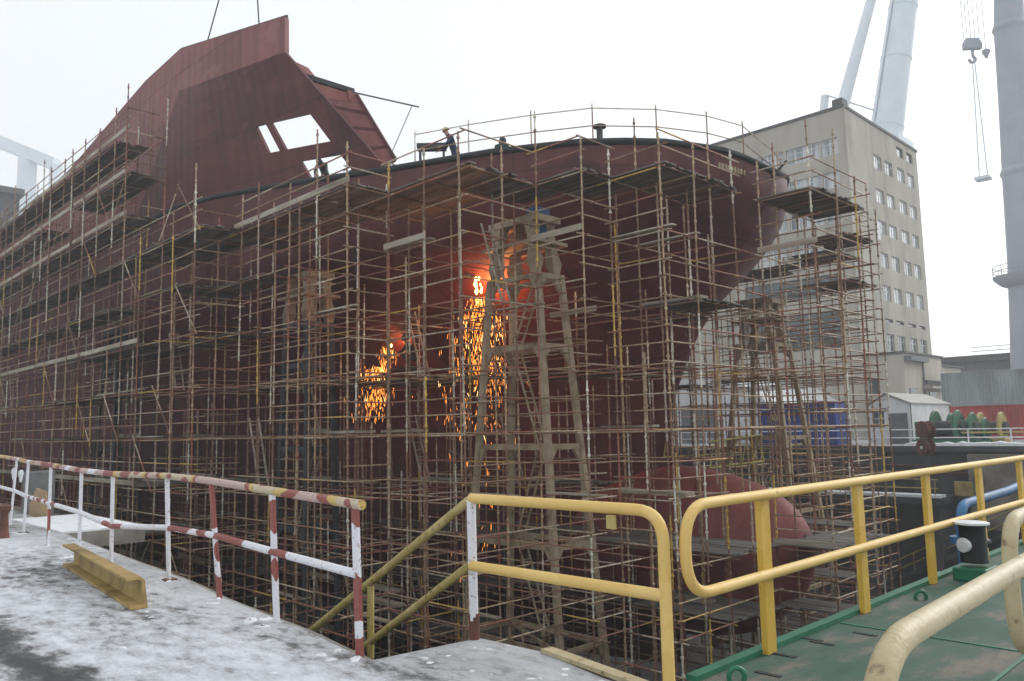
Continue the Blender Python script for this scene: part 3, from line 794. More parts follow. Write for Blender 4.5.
for i in range(NX + 1):
    for j in range(NY):
        if gy(j) > 37 or gx(i) > CX + 4 or r5.random() > .42: continue
        ks = [k_ for k_ in range(10) for a in (0, -1) if USED.get((i + a, j, k_))]
        if not ks: continue
        x, y = gx(i) + r5.uniform(-.1, .1), gy(j) + DY * r5.uniform(.35, .65)
        if any(tx - .1 < x < tx + wx + .1 and ty - .1 < y < ty + wy + .1 for (tx, ty, wx, wy, zt, _n) in TOWERS): continue
        z1 = LV[max(ks)] - .1; z0 = FLOOR; z = z1
        while z > FLOOR and not inside(x, y, z, .02): z -= .25
        if z > FLOOR: z0 = z + .2
        if z1 - z0 < 2: continue
        if r5.random() < .5: z1 = z0 + (z1 - z0) * r5.uniform(.45, .9)
        def f_(par, a=Vector((x, y, z0)), h=z1 - z0): return place(standard_mesh(h), 'standard', a, a + ZZ * h, par)
        add_part(sec_of(x, y), 'standard', (x, y, 0), f_)
# ledgers: continuous runs in both directions at every lift; guard rails on outer faces
def runs(keys):
    keys = sorted(keys); out = []; 
    for q in keys:
        if out and q == out[-1][-1] + 1 : out[-1].append(q)
        else: out.append([q])
    return out
def emit_run(a, b, kind, r=.026):
    a = Vector(a); b = Vector(b); d = (b - a).normalized()
    # cut at section borders
    n = max(1, round((b - a).length / 1.0)); cur = section(*(a + d * .3).xy); st = a
    for q in range(1, n + 1):
        p = a.lerp(b, q / n); s = section(*(p - d * .3).xy)
        if s != cur:
            pp = a.lerp(b, (q - 1) / n); _emit(st, pp, kind, cur, r); st = pp; cur = s
    _emit(st, b, kind, cur, r)
def _emit(a, b, kind, sec, r):
    if (b - a).length < .5: return
    d = (b - a).normalized(); e = rnd.uniform(.05, .3)
    a2 = a - d * e + Vector((0, 0, rnd.uniform(-.02, .02))); b2 = b + d * rnd.uniform(.05, .3) + Vector((0, 0, rnd.uniform(-.02, .02)))
    sec_of(*((a + b) / 2).xy) if sec not in SECT else None
    L = (b2 - a2).length
    def f_(par): return place(tube_mesh(L, r), kind, a2, b2, par)
    add_part(sec, kind, (a + b) / 2, f_)
for k_ in range(13):
    z = LV[k_]
    for i in range(NX + 1):        # along the dock
        js = []; gs = []
        for j in range(NY):
            A_, B_ = USED.get((i, j, k_)), USED.get((i - 1, j, k_))
            if (A_ or B_) and not inside(gx(i), gy(j) + 1, z, .02): js.append(j)
            if bool(A_) != bool(B_) and not (OCC.get((i, j, k_)) or OCC.get((i - 1, j, k_))): gs.append(j)
        for rn in runs(js):
            emit_run((gx(i) + .05, gy(rn[0]), z - .12), (gx(i) + .05, gy(rn[-1] + 1), z - .12), 'ledger')
        for rn in runs(gs):
            for hgt in (.55, 1.05):
                if rnd.random() < .88: emit_run((gx(i) - .05, gy(rn[0]), z + hgt), (gx(i) - .05, gy(rn[-1] + 1), z + hgt), 'guard_rail')
    for j in range(NY + 1):        # across the dock
        is_ = []; gs = []
        for i in range(NX):
            A_, B_ = USED.get((i, j, k_)), USED.get((i, j - 1, k_))
            if (A_ or B_) and not inside(gx(i) + .7, gy(j), z, .02): is_.append(i)
            if bool(A_) != bool(B_) and not (OCC.get((i, j, k_)) or OCC.get((i, j - 1, k_))): gs.append(i)
        if j % 2 and gy(j) > 40 and k_ % 2 and k_ < 10: is_ = []
        for rn in runs(is_):
            emit_run((gx(rn[0]), gy(j) + .05, z - .06), (gx(rn[-1] + 1), gy(j) + .05, z - .06), 'transom')
        for rn in runs(gs):
            if gy(j) < 40:
                for hgt in (.55, 1.05):
                    if rnd.random() < .8: emit_run((gx(rn[0]), gy(j) - .05, z + hgt), (gx(rn[-1] + 1), gy(j) - .05, z + hgt), 'guard_rail')
# diagonal braces on outer faces
for i, j, k_ in sorted(USED):
    if USED[i, j, k_] and (i - 1, j, k_) not in USED and gx(i) < CX and (i - 1, j, k_) not in OCC or (i == 0 and rnd.random() < .1):
        if rnd.random() < .24 and k_ < 11:
            a = (gx(i) - .08, gy(j), LV[k_] - .1); b_ = (gx(i) - .08, gy(j + 1), LV[min(12, k_ + 1)] - .1)
            if rnd.random() < .5: a, b_ = (a[0], b_[1], a[2]), (b_[0], a[1], b_[2])
            _emit(Vector(a), Vector(b_), 'diagonal_brace', sec_of(gx(i), gy(j)), .028)
# plank decks
def planks(x0, x1, y0, y1, along_y, z):
    """one deck of loose boards as a single connected mesh; boards run along y or x"""
    b = MB(); W = (x1 - x0) if along_y else (y1 - y0); n = max(2, round(W / .3)); rs0 = []; rs1 = []
    lo, hi = (y0, y1) if along_y else (x0, x1); cs = x0 if along_y else y0
    pt = lambda c, l, zz: Vector((c, l, zz)) if along_y else Vector((l, c, zz))
    for q in range(n):
        a, d = lo + rnd.uniform(-.25, .08), hi + rnd.uniform(-.08, .25); dz = rnd.uniform(-.012, .012); s0 = cs + W * q / n + .008; s1 = cs + W * (q + 1) / n - .008
        rs0.append((s0, s1, a, dz)); rs1.append(d)
    top0 = []; bot0 = []; top1 = []; bot1 = []
    for (s0, s1, a, dz), d in zip(rs0, rs1):
        for s in (s0, s1):
            top0.append(pt(s, a, z + .05 + dz)); top1.append(pt(s, d, z + .05 + dz)); bot0.append(pt(s, a, z + dz)); bot1.append(pt(s, d, z + dz))
        # groove handled by the next board's vertices
    m = len(top0); b.v = top0 + top1 + bot0 + bot1
    for q in range(m - 1):
        if q % 2 == 0:
            b.f += [(q, q + 1, m + q + 1, m + q), (2 * m + q, 3 * m + q, 3 * m + q + 1, 2 * m + q + 1), (q, 2 * m + q, 2 * m + q + 1, q + 1), (m + q, m + q + 1, 3 * m + q + 1, 3 * m + q)]
        else:
            b.f += [(2 * m + q, 3 * m + q, 3 * m + q + 1, 2 * m + q + 1)]
    b.f += [(0, m, 3 * m, 2 * m), (m - 1, 3 * m - 1, 4 * m - 1, 2 * m - 1)]
    return b
def decks():
    for k_ in range(13):
        for i in range(NX):
            js = []
            for j in range(NY):
                if USED.get((i, j, k_)) != 2: continue
                y = gy(j)
                top = k_ == maxlev(j)
                if k_ == 8 and y < 27 and gx(i) < 26: continue
                if gx(i) > 22 and y < 20 and k_ in (4, 5): continue
                side = y > 38.6
                p = .98 if (top and not side) else (.9 if side and k_ >= 8 else (.5 if side else .42))
                if k_ in (0,): p *= .3
                # whole bays are boarded or bare: hash by pairs
                if gx(i) > 22 and y < 20 and k_ in (2, 3): p = 1.1
                hsh = random.Random((i // 2) * 131 + (j // 3) * 17 + k_ * 7).random()
                if hsh < p: js.append(j)
            for rn in runs(js):
                # break long runs into decks of up to four bays, at section borders
                cur = [rn[0]]
                chunks = []
                for q in rn[1:]:
                    if len(cur) >= 5 or section(gx(i) + .7, gy(q) + 1) != section(gx(i) + .7, gy(cur[0]) + 1): chunks.append(cur); cur = [q]
                    else: cur.append(q)
                chunks.append(cur)
                for c in chunks:
                    z = LV[k_] - .02 + rnd.uniform(-.015, .015)
                    bb = (gx(i) + .04, gx(i + 1) - .04 + .06, gy(c[0]) + .03, gy(c[-1] + 1) - .03)
                    b = planks(*bb, True, z)
                    s = sec_of(gx(i) + .7, gy(c[0]) + 1)
                    def f_(par, b=b):
                        return b.obj('plank_deck', 'plank', par)
                    add_part(s, 'plank_deck', ((bb[0] + bb[1]) / 2, (bb[2] + bb[3]) / 2, z), f_)
decks()
# toe boards along the outer edge of the high side scaffold and the bow decks
def toe():
    for k_ in range(13):
        for i in range(NX):
            js = [j for j in range(NY) if USED.get((i, j, k_)) == 2 and not USED.get((i - 1, j, k_)) and not OCC.get((i - 1, j, k_)) and gx(i) < CX]
            for rn in runs(js):
                if rnd.random() < .45 and gy(rn[0]) < 38: continue
                for c0 in range(0, len(rn), 4):
                    c = rn[c0:c0 + 4]
                    s = section(gx(i), gy(c[0]) + 1); x = gx(i) - .09; z = LV[k_]
                    y0, y1 = gy(c[0]) - .1, gy(c[-1] + 1) + .1
                    b = MB().box((x, y0, z + .035), (x + .035, y1, z + .24))
                    def f_(par, b=b): return b.obj('toe_board', 'plank_pale', par)
                    if s in SECT: add_part(s, 'toe_board', (x, (y0 + y1) / 2, z), f_)
toe()
def boards():
    r_ = random.Random(23)
    cand = [q for q in sorted(USED) if USED[q] and 2 <= q[2] <= 8 and gx(q[0]) < CX - 2]
    for i, j, k_ in r_.sample(cand, 90):
        x = gx(i) + r_.choice([.05, .3, DX - .3]); y0 = gy(j) - r_.uniform(.05, .3); y1 = gy(j + 1) + r_.uniform(.05, .35); z = LV[k_] + .02
        if inside(x, gy(j) + 1, z, .3) or cell_tower(i, j, k_): continue
        b = MB(); n = r_.choice([1, 1, 2]); b.box((x, y0, z), (x + .24 * n, y1, z + .05 + .05 * (n > 1)))
        def f_(par, b=b): return b.obj('loose_board', 'plank_pale', par)
        add_part(sec_of(x, (y0 + y1) / 2), 'loose_board', (x, y0, z), f_)
boards()
def ladders():
    r_ = random.Random(77)
    cand = [q for q in sorted(USED) if USED[q] and 1 <= q[2] <= 8 and gx(q[0]) < CX - 1 and USED.get((q[0], q[1], q[2] + 1))]
    for i, j, k_ in r_.sample(cand, 16):
        x = gx(i) + .25; a = Vector((x, gy(j) + .3, LV[k_] + .05)); c = Vector((x, gy(j) + 1.25, LV[k_ + 1] + .7))
        if inside(x, c.y, c.z, .3): continue
        b = MB(); w_ = Vector((.38, 0, 0)); d = (c - a)
        for o_ in (Vector(), w_): b.bar(a + o_, c + o_, .05, .06)
        for q in range(1, 10): b.bar(a + d * (q / 10), a + d * (q / 10) + w_, .03)
        def f_(par, b=b): return b.obj('ladder', 'plank_pale', par)
        add_part(sec_of(x, a.y), 'ladder', a, f_)
ladders()
for (sec, kind), lst in sorted(PARTS.items()):
    lst.sort(key=lambda q: q[0]); par = SECT[sec]
    for d, fn in lst[:100]: fn(par)
    rest = lst[100:]
    if rest:                                                  # past a hundred of one part: one mesh
        mv = []; mf = []; mt = None
        for d, fn in rest:
            o = fn(par); me = o.data; off = len(mv)
            M = Matrix.LocRotScale(o.location, o.rotation_quaternion if o.rotation_mode == 'QUATERNION' else o.rotation_euler, None)
            mv += [M @ v_.co for v_ in me.vertices]; mf += [tuple(off + q for q in p.vertices) for p in me.polygons]; mt = me.materials[0]
            bpy.data.objects.remove(o)
        me = bpy.data.meshes.new(kind); me.from_pydata([tuple(v_) for v_ in mv], [], mf); me.materials.append(mt); me.update()
        o = bpy.data.objects.new(kind, me); COL.objects.link(o); o.parent = par; o['kind'] = 'stuff'
for s in SECT.values():
    if '_n' in s: del s['_n']

# guard rail along the foredeck edge
gr = thing('deck_guard_rail', 'thin tube guard rail round the top of the bow', 'guard rail', deck_edge(16.5))
path = []
for y in (25.5, 23, 20.6, 18.6, 17.1, 16.0, 15.3): p = deck_edge(y); path.append(p + Vector((.25, .15, 0)))
path += [Vector((CX + 1.2, 15.35, 11.5)), Vector((CX + 3.0, 16.1, 11.8))]
for h in (.72, 1.42): MB().tube([p + ZZ * h for p in path], .024, 6).obj('rail', 'tube_ledger', gr)
for p in path: MB().tube([p - ZZ * .05, p + ZZ * 1.6], .026, 6).obj('post', 'tube_standard', gr)

# lattice girders by the stem
def truss(a, b, hgt, label):
    a = Vector(a); b = Vector(b); t = thing('lattice_girder', label, 'girder', a, 'yellow lattice girders by the stem')
    MB().tube([a, b], .035, 6).obj('bottom_chord', 'truss_yellow', t); MB().tube([a + ZZ * hgt, b + ZZ * hgt], .035, 6).obj('top_chord', 'truss_yellow', t)
    n = max(10, round((b - a).length / .5)); z = []
    for q in range(n + 1): z.append(a.lerp(b, q / n) + ZZ * (hgt if q % 2 else 0))
    MB().tube(z, .032, 6).obj('lacing', 'truss_yellow', t)
truss(at(664, 457, 34), at(706, 455, 33.6), 1.05, 'dull yellow lattice girder against the stem, the left and farther one')
truss(at(710, 468, 29.5), at(764, 461, 29.5), .95, 'yellow lattice girder above the bulb, the right and nearer one')

# ------------------------------------------------------------------ quay railing in chipped white and red
posts = [((360, 655), (355, 504)), ((277, 622), (272, 491)), ((220, 598), (211, 481)), ((169, 580), (167, 476)), ((111, 566), (113, 474)), ((79, 555), (81.6, 470.5)), ((48, 545), (51, 465)), ((23.5, 533), (28.5, 462)), ((10, 525), (17, 459)), ((-10, 517), (-2, 456))]
rl = thing('quay_railing', 'chipped white and red tube railing along the snowy quay edge', 'railing', on(220, 598, 2, 0))
tops = []; bots = []
for (b_, t_) in posts:
    p = on(*b_, 2, 0); Y = p.dot(FH); q = at(*t_, Y); tops.append(q); bots.append(p)
for i, (p, q) in enumerate(zip(bots, tops)):
    MB().bar(p - ZZ * .05, q, .075, .03).obj('post', 'rail_redwhite' if i in (0, 1, 2) else 'rail_white', rl, bevel=.006)
    if i > 1 and i % 2: MB().box((p.x - .07, p.y - .07, .002), (p.x + .07, p.y + .07, .014)).obj('base_plate', 'rust_brown', rl)
ends = [tops[0] + (tops[0] - tops[1]).normalized() * .1] + tops
for a, b_ in zip(ends, ends[1:]): pass
MB().tube(fillet(ends, .06, 3), .038, 10).obj('top_rail', 'rail_top', rl, 40)
frac = [.53, .53, .53, .5, .43, .5, .52, .52, .52, .52]
mids = [p.lerp(q, f_) + RH * 0 for p, q, f_ in zip(bots, tops, frac)]
MB().tube(mids, .034, 10).obj('mid_rail', 'rail_mid', rl, 40)
# ------------------------------------------------------------------ yellow stair-head railing
yr = thing('stair_railing', 'yellow tube railing with a white post at the head of the dock stair', 'railing', (4.3, 4.0, 0))
P0 = Vector((4.3, 4.82, 1.09)); xs = 4.3
lp = [Vector((4.25, 4.82, 1.09)), Vector((4.27, 3.02, 1.09)), Vector((4.27, 3.02, -.05))]
MB().tube(fillet(lp, .2, 8), .039, 12).obj('top_rail', 'yellow_paint', yr, 40)
MB().tube([Vector((4.25, 4.82, .57)), Vector((4.27, 3.02, .57))], .04, 12).obj('mid_rail', 'yellow_paint', yr, 40)
MB().tube([Vector((4.3, 4.86, 0)), Vector((4.25, 4.82, 1.07))], .036, 10).obj('post', 'rail_allwhite', yr, 40)
MB().tube([Vector((4.302, 4.862, -.02)), Vector((4.296, 4.855, .2))], .041, 10).obj('post_foot', 'rust_brown', yr, 40)
MB().box((4.2, 3.35, .96), (4.22, 3.42, 1.05)).obj('tag_plate', 'winch_yellow', yr)
MB().tube([Vector((4.25, 4.85, 1.07)), Vector((4.25, 7.35, -.38)), Vector((4.25, 12.0, -3.1))], .036, 10).obj('stair_rail', 'olive_rail', yr, 40)
MB().tube([Vector((4.25, 4.85, .57)), Vector((4.25, 7.35, -.92)), Vector((4.25, 12.0, -3.65))], .034, 10).obj('stair_mid_rail', 'olive_rail', yr, 40)
for y, z in ((6.2, .25), (8.4, -1.0), (10.6, -2.3)):
    MB().tube([Vector((4.25, y, z - 1.3)), Vector((4.25, y, z))], .032, 8).obj('stair_post', 'olive_rail', yr, 40)
st = thing('dock_stair', 'steel stair going down the dock wall below the olive handrail', 'stair', (3.95, 8, -3))
for xx in (3.72, 4.28):
    MB().bar((xx, 4.9, -.35), (xx, 12.2, -4.55), .03, .22).obj('stringer', 'olive_rail', st)
for q in range(20):
    y = 5.2 + q * .34; z = -.45 - q * .195; MB().box((3.72, y, z), (4.27, y + .26, z + .03)).obj('tread', 'dark_steel', st)
# concrete spur lip
lpz = MB().prism([Vector((4.36, 4.2, .002)), Vector((4.46, 4.18, .0)), Vector((4.26, 3.1, .0)), Vector((4.16, 3.1, .002))], (0, 0, .03))
structure(lpz.obj('spur_kerb', 'cream_paint'))

# ------------------------------------------------------------------ yellow railing on the gate
gr2 = thing('gate_railing', 'yellow tube railing with flat posts on the edge of the green deck', 'railing', (12, 2.94, 0))
yy = 2.92
lp = [Vector((30, yy, 1.12)), Vector((4.36, yy, 1.12)), Vector((4.36, yy, .56)), Vector((30, yy, .56))]
pth = fillet(lp, .42, 10)
MB().tube(pth, .037, 12).obj('tube_rail', 'yellow_paint', gr2, 40)
for x in (5.44, 7.12, 8.8, 10.55, 12.3, 14, 15.7, 17.5, 19.3, 21, 23, 25, 27, 29):
    MB().box((x - .065, yy + .026, 0), (x + .065, yy + .075, 1.1)).obj('post', 'yellow_post', gr2, bevel=.004)
# cream handrails on the near side of the gate
cr = thing('cream_handrail', 'thick chipped cream tube handrail in the lower right corner', 'railing', (2.6, .8, 0), 'cream handrails')
lp = [Vector((4.35, .86, 1.1)), Vector((2.98, .82, 1.1)), Vector((1.88, .78, 1.1)), Vector((1.80, .78, .5)), Vector((4.35, .86, .5))]
MB().tube(fillet(lp, .3, 10), .034, 16).obj('tube_rail', 'cream_paint', cr, 40)
MB().tube([Vector((4.2, .855, 0)), Vector((4.2, .855, 1.06))], .045, 12).obj('post', 'cream_paint', cr, 40)
cr2 = thing('cream_handrail', 'cream tube handrail end bending down at the right picture edge behind the bollard', 'railing', (5.5, 1.2, 0), 'cream handrails')
lp = [Vector((9, 1.3, 1.1)), Vector((4.8, 1.24, 1.1)), Vector((4.8, 1.24, .42)), Vector((9, 1.3, .42))]
MB().tube(fillet(lp, .26, 8), .038, 14).obj('tube_rail', 'cream_paint', cr2, 40)
for x in (6.2, 8.4): MB().tube([Vector((x, 1.19, 0)), Vector((x, 1.19, 1.06))], .045, 12).obj('post', 'cream_paint', cr2, 40)

# bollard
bc = on(976, 579, 2, 0)
bo = thing('bollard', 'black mooring bollard with white cap on a green base', 'bollard', bc)
M = Matrix.Translation(bc)
bs = MB().box((bc.x - .2, bc.y - .16, 0), (bc.x + .2, bc.y + .16, .13)); bs.obj('base', 'green_paint', bo, bevel=.015)
MB().lathe([(.13, .17), (.13, .2), (.128, .3), (.125, .5), (.135, .55)], 24, M).obj('barrel', 'bollard_black', bo, 35)
MB().lathe([(.135, .55), (.165, .555), (.165, .575), (.15, .58), (.001, .582)], 24, M).obj('cap', 'cap_white', bo, 35)
dd = (CAM - bc); dd.z = 0; dd.normalize(); dd = (Matrix.Rotation(R_(-42), 3, 'Z') @ dd)
Mk = Matrix.Translation(bc + ZZ * .35 + dd * .1) @ dd.to_track_quat('Z', 'Y').to_matrix().to_4x4()
MB().lathe([(.075, 0), (.075, .045), (.065, .05), (.001, .05)], 18, Mk).obj('end_disc', 'cap_white', bo, 35)
Mk = Matrix.Translation(bc + ZZ * .35 - dd * .15) @ dd.to_track_quat('Z', 'Y').to_matrix().to_4x4()
MB().lathe([(.05, -.05), (.05, .06)], 14, Mk).obj('horn', 'bollard_black', bo, 35)
# red basket drum beyond the gate edge
rc = at(957, 575, 9.9)
rc = rc - ZZ * .52
rd = thing('fender_drum', 'orange red lattice drum with a white lid beside the bollard', 'drum', rc)
M = Matrix.Translation(rc)
MB().lathe([(.2, .5), (.22, .505), (.22, .53), (.001, .535)], 18, M).obj('lid', 'cap_white', rd, 35)
MB().lathe([(.14, 0), (.15, .5)], 14, M).obj('core', 'dark_steel', rd, 35)
for q in range(8):
    a0 = q * math.pi / 4; a1 = a0 + .8
    for u, w_ in ((a0, a1), (a1, a0)):
        MB().bar(M @ Vector((.19 * math.cos(u), .19 * math.sin(u), .0)), M @ Vector((.19 * math.cos(w_), .19 * math.sin(w_), .5)), .03).obj('strap', 'orange_red', rd)
bpz = thing('blue_pipe', 'thick blue hose pipe outside the gate railing with a down turned end', 'pipe', (12, 3.35, .5))
MB().tube(fillet([Vector((11.2, 3.4, -1.6)), Vector((11.2, 3.4, .56)), Vector((13.4, 3.4, .6)), Vector((15.5, 3.3, .78)), Vector((20, 3.3, .8))], .3, 8), .06, 14).obj('pipe_run', 'blue_pipe', bpz, 40)
MB().lathe([(.14, 0), (.14, .08)], 14, Matrix.Translation((11.2, 3.4, .1))).obj('flange', 'blue_pipe', bpz, 40)

# loose snow clods and slush ridges by the posts
sc2 = MB(); r6 = random.Random(8)
def clod(x, y, r, h):
    M = Matrix.Translation((x, y, -.004)) @ Matrix.Rotation(r6.uniform(0, 6), 4, 'Z') @ Matrix.Diagonal((1, r6.uniform(.4, .9), 1, 1))
    n0 = len(sc2.v); sc2.lathe([(r, 0), (r * .86, h * .5), (r * .55, h * .9), (.01, h)], 9, M)
    for q in range(n0, len(sc2.v)): sc2.v[q] += Vector((r6.uniform(-1, 1), r6.uniform(-1, 1), r6.uniform(-.3, .3))) * r * .16
for p in bots:
    for _ in range(4): clod(p.x - r6.uniform(.0, .22), p.y + r6.uniform(-.25, .25), r6.uniform(.04, .1), r6.uniform(.008, .02))
for _ in range(46):
    y = r6.uniform(3.2, 14); x = 3.3 + (y - 5) * .06 - abs(r6.gauss(0, .9)) - .1
    clod(x, y, r6.uniform(.012, .035), r6.uniform(.005, .014))
for _ in range(26): clod(r6.uniform(3.3, 4.2), r6.uniform(3.3, 4.8), r6.uniform(.015, .04), r6.uniform(.005, .014))
structure(sc2.obj('snow_clods', 'snow', None, 60))
# ochre steel angle beam on the snow
ba = on(67, 566, 2, 0); bb = on(136, 610, 2, 0); ba.z = bb.z = 0.005
d = (bb - ba).normalized(); sd = d.cross(ZZ).normalized()          # towards the camera
if sd.dot(-FH) < 0: sd = -sd
L = (bb - ba).length
bx = MB()
prof = [(0.05, .0), (.05, .03), (-.06, .035), (-.075, .05), (-.075, .235), (-.055, .25), (.06, .25), (.06, .272), (-.07, .276), (-.105, .24), (-.105, .0)]
fr = lambda e, cutz: [e + sd * a_ + ZZ * z_ + d * (cutz * z_) for a_, z_ in prof]
bx.rings([fr(ba, .0), fr(ba + d * L * .5, 0), fr(bb, -.55)])
tag(bx.obj('steel_beam', 'beam_ochre'), 'ochre painted steel channel beam lying on the snow by the railing', 'beam')

# stuff standing at the far end of our railing
lg = thing('landing', 'small snow covered landing beyond the far left railing posts', 'landing', (4.6, 18.5, -.2))
MB().box((4.3, 15.6, -.3), (5.7, 19.2, -.02)).obj('slab', 'concrete', lg); MB().box((4.32, 15.62, -.018), (5.66, 19.1, .012)).obj('snow_cover', 'snow', lg)
pb = MB(); a = at(29, 517, 17.6); b_ = at(47, 518, 17.2); c = at(46, 492, 17.2); e = at(36, 488, 17.4); f2 = at(29, 505, 17.6)
pb.prism([a, b_, c, e, f2], FH * .05); tag(pb.obj('plywood_board', 'plywood'), 'beige board standing behind the far left railing posts', 'board')
mc = thing('welding_machine', 'grey welding machine standing above the beige board at the far left', 'machine', at(39, 500, 18))
a = at(29, 490, 18); 
Mx = Matrix.Translation(at(39, 490, 18.2)) @ Matrix.Rotation(R_(-44), 4, 'Z')
MB().box((-.2, -.3, -.65), (.2, .3, .42), Mx).obj('cabinet', 'machine_grey', mc, bevel=.03)
MB().tube([Mx @ Vector(p) for p in ((-.18, -.25, .4), (-.18, -.25, .52), (-.18, .25, .52), (-.18, .25, .4))], .02, 6).obj('handle', 'dark_steel', mc)
MB().box((-.215, -.22, .1), (-.201, .22, .33), Mx).obj('front_panel', 'dark_steel', mc)
for k_, (px, py) in enumerate(((14, 472), (21, 474))):
    p = at(px, py, 16.5); g_ = MB(); M = Matrix.Translation(p)
    rs = []
    for r_, z in ((.02, .08), (.045, .05), (.05, 0), (.04, -.05), (.034, -.07), (.03, -.13), (.012, -.17)): rs.append((r_, -z if False else z))
    g_.lathe(list(reversed(rs)), 8, M)
    tag(g_.obj('work_glove', 'cap_white'), 'white work glove hung on the far railing, %s' % ('left one' if not k_ else 'right one'), 'glove', 'gloves on the railing')
cb = MB(); p = on(3, 538, 2, 0); M = Matrix.Translation(p)
cb.lathe([(.1, 0), (.08, .1), (.06, .4), (.1, .45), (.1, .53), (.04, .56)], 12, M); tag(cb.obj('marker_post', 'rust_brown', None, 40), 'stubby rusty post at the very left edge of the snow', 'post')

# ------------------------------------------------------------------ office building
BX, BY, BH = 80.97, 32.58, 34.6
of = thing('office_building', 'tall beige concrete office block with strip windows behind the bow', 'building', (BX + 8, BY + 12, 0))
bw = MB(); bw.box((BX + .32, BY + .32, 0), (BX + 20.6, BY + 44, BH - .6)); bw.obj('core', 'render_beige', of)
ROWS = [(31.0, 29.4), (27.15, 25.6), (23.6, 22.1), (20.0, 18.35), (16.4, 14.7), (12.75, 12.35), (11.1, 9.2)]
COLS = [(88.2, 90.4), (91.3, 93.6), (95.0, 97.3), (98.2, 100.4)]
def facade(name, org, ax, length, openings, mt):
    """wall skin 0.3 m thick on plane through org, along axis ax (0:x,1:y), with rectangular openings cut out (a0,a1,z0,z1)"""
    A = sorted({0, length} | {o[0] for o in openings} | {o[1] for o in openings}); Zs = sorted({0, BH - .3} | {o[2] for o in openings} | {o[3] for o in openings})
    na, nz = len(A), len(Zs); b = MB(); O = na * nz
    for s in (0, .3):
        for z in Zs:
            for a in A:
                p = Vector(org); p[ax] += a; p[1 - ax] += s; p.z = z; b.v.append(p)
    sol = lambda i, j: 0 <= i < na - 1 and 0 <= j < nz - 1 and not any(o[0] - 1e-6 <= A[i] and A[i + 1] <= o[1] + 1e-6 and o[2] - 1e-6 <= Zs[j] and Zs[j + 1] <= o[3] + 1e-6 for o in openings)
    ix = lambda i, j, s: s * O + j * na + i
    for j in range(nz - 1):
        for i in range(na - 1):
            if not sol(i, j): continue
            f_ = (ix(i, j, 0), ix(i + 1, j, 0), ix(i + 1, j + 1, 0), ix(i, j + 1, 0)); b.f.append(f_ if ax == 0 else f_[::-1])
            for di, dj, e in ((-1, 0, ((i, j), (i, j + 1))), (1, 0, ((i + 1, j), (i + 1, j + 1))), (0, -1, ((i, j), (i + 1, j))), (0, 1, ((i, j + 1), (i + 1, j + 1)))):
                if not sol(i + di, j + dj):
                    (a, c), (d_, f2) = e; b.f.append((ix(a, c, 0), ix(d_, f2, 0), ix(d_, f2, 1), ix(a, c, 1)))
    return b.obj(name, mt, of)
def window(org, ax, a0, a1, z0, z1, nm, gl='pane_glass', mull=True, fr_mat='white_paint', bar=True):
    d = .18; t = .09
    def bx(p0, p1, q0, q1, dd0, dd1):
        lo = Vector(org); hi = Vector(org); lo[ax] += p0; hi[ax] += p1; lo[1 - ax] += dd0; hi[1 - ax] += dd1; lo.z = q0; hi.z = q1
        return lo, hi
    f_ = MB()
    for (p0, p1, q0, q1) in ((a0, a1, z0, z0 + t), (a0, a1, z1 - t, z1), (a0, a0 + t, z0 + t, z1 - t), (a1 - t, a1, z0 + t, z1 - t)): f_.box(*bx(p0, p1, q0, q1, d, d + .08))
    for q in range(1, nm):
        c = lerp(a0, a1, q / nm); f_.box(*bx(c - .05, c + .05, z0 + t, z1 - t, d, d + .08))
    if bar: 
        zc = z0 + (z1 - z0) * .68
        for q in range(nm): 
            c0 = lerp(a0, a1, q / nm) + (t if q == 0 else .05); c1 = lerp(a0, a1, (q + 1) / nm) - (t if q == nm - 1 else .05)
            f_.box(*bx(c0, c1, zc - .03, zc + .03, d + .003, d + .077))
    w_ = f_.obj('window', fr_mat, of)
    for q in range(nm):
        c0 = lerp(a0, a1, q / nm) + (t if q == 0 else .05); c1 = lerp(a0, a1, (q + 1) / nm) - (t if q == nm - 1 else .05)
        g_ = MB().box(*bx(c0, c1, z0 + t, z1 - t, d + .035, d + .05)); g_.obj('pane', gl, w_)
    return w_
org_r = (BX, BY, 0); opr = []
for r_, (zt, zb) in enumerate(ROWS):
    for c0, c1 in COLS: opr.append((c0 - BX, c1 - BX, zb, zt))
opr += [(95.3 - BX, 97.4 - BX, 32.4, 33.6), (98.4 - BX, 100.4 - BX, 32.4, 33.6)]
facade('right_wall', org_r, 0, 20.9, opr, 'render_beige')
for o in opr:
    small = o[3] - o[2] < .6; topd = o[2] > 32
    window(org_r, 0, *o, 2 if not small and not topd else 1, 'dark_glass' if (small or topd or o[2] < 10) else 'pane_glass', bar=not small and not topd, fr_mat='grey_panel' if (topd or small) else 'white_paint')
org_l = (BX, BY + .302, 0); opl = []
rows_l = [(31.35, 29.6), (27.75, 26.0), (24.2, 22.4), (20.6, 18.8)]
for zt, zb in rows_l:
    opl += [(.55, 2.3, zb, zt), (2.5, 6.2, zb, zt), (6.6, 10.3, zb, zt), (10.7, 14.4, zb, zt)]
opl += [(1.3, 12, 14.9, 17.0), (1.3, 12, 9.3, 13.2)]
facade('left_wall', org_l, 1, 43.7, opl, 'render_beige')
for o in opl:
    if o[2] < 18: window(org_l, 1, *o, 5, 'dark_glass', fr_mat='grey_panel')
    else: window(org_l, 1, *o, 2 if o[1] - o[0] < 2.5 else 4)
MB().box((BX - .12, BY - .12, BH - .298), (BX + 21, BY + 44.2, BH)).obj('roof_coping', 'trim_dark', of)
MB().box((BX + .1, BY + .1, BH + .002), (BX + 1.4, BY + 1.2, BH + .8)).obj('chimney', 'trim_dark', of)
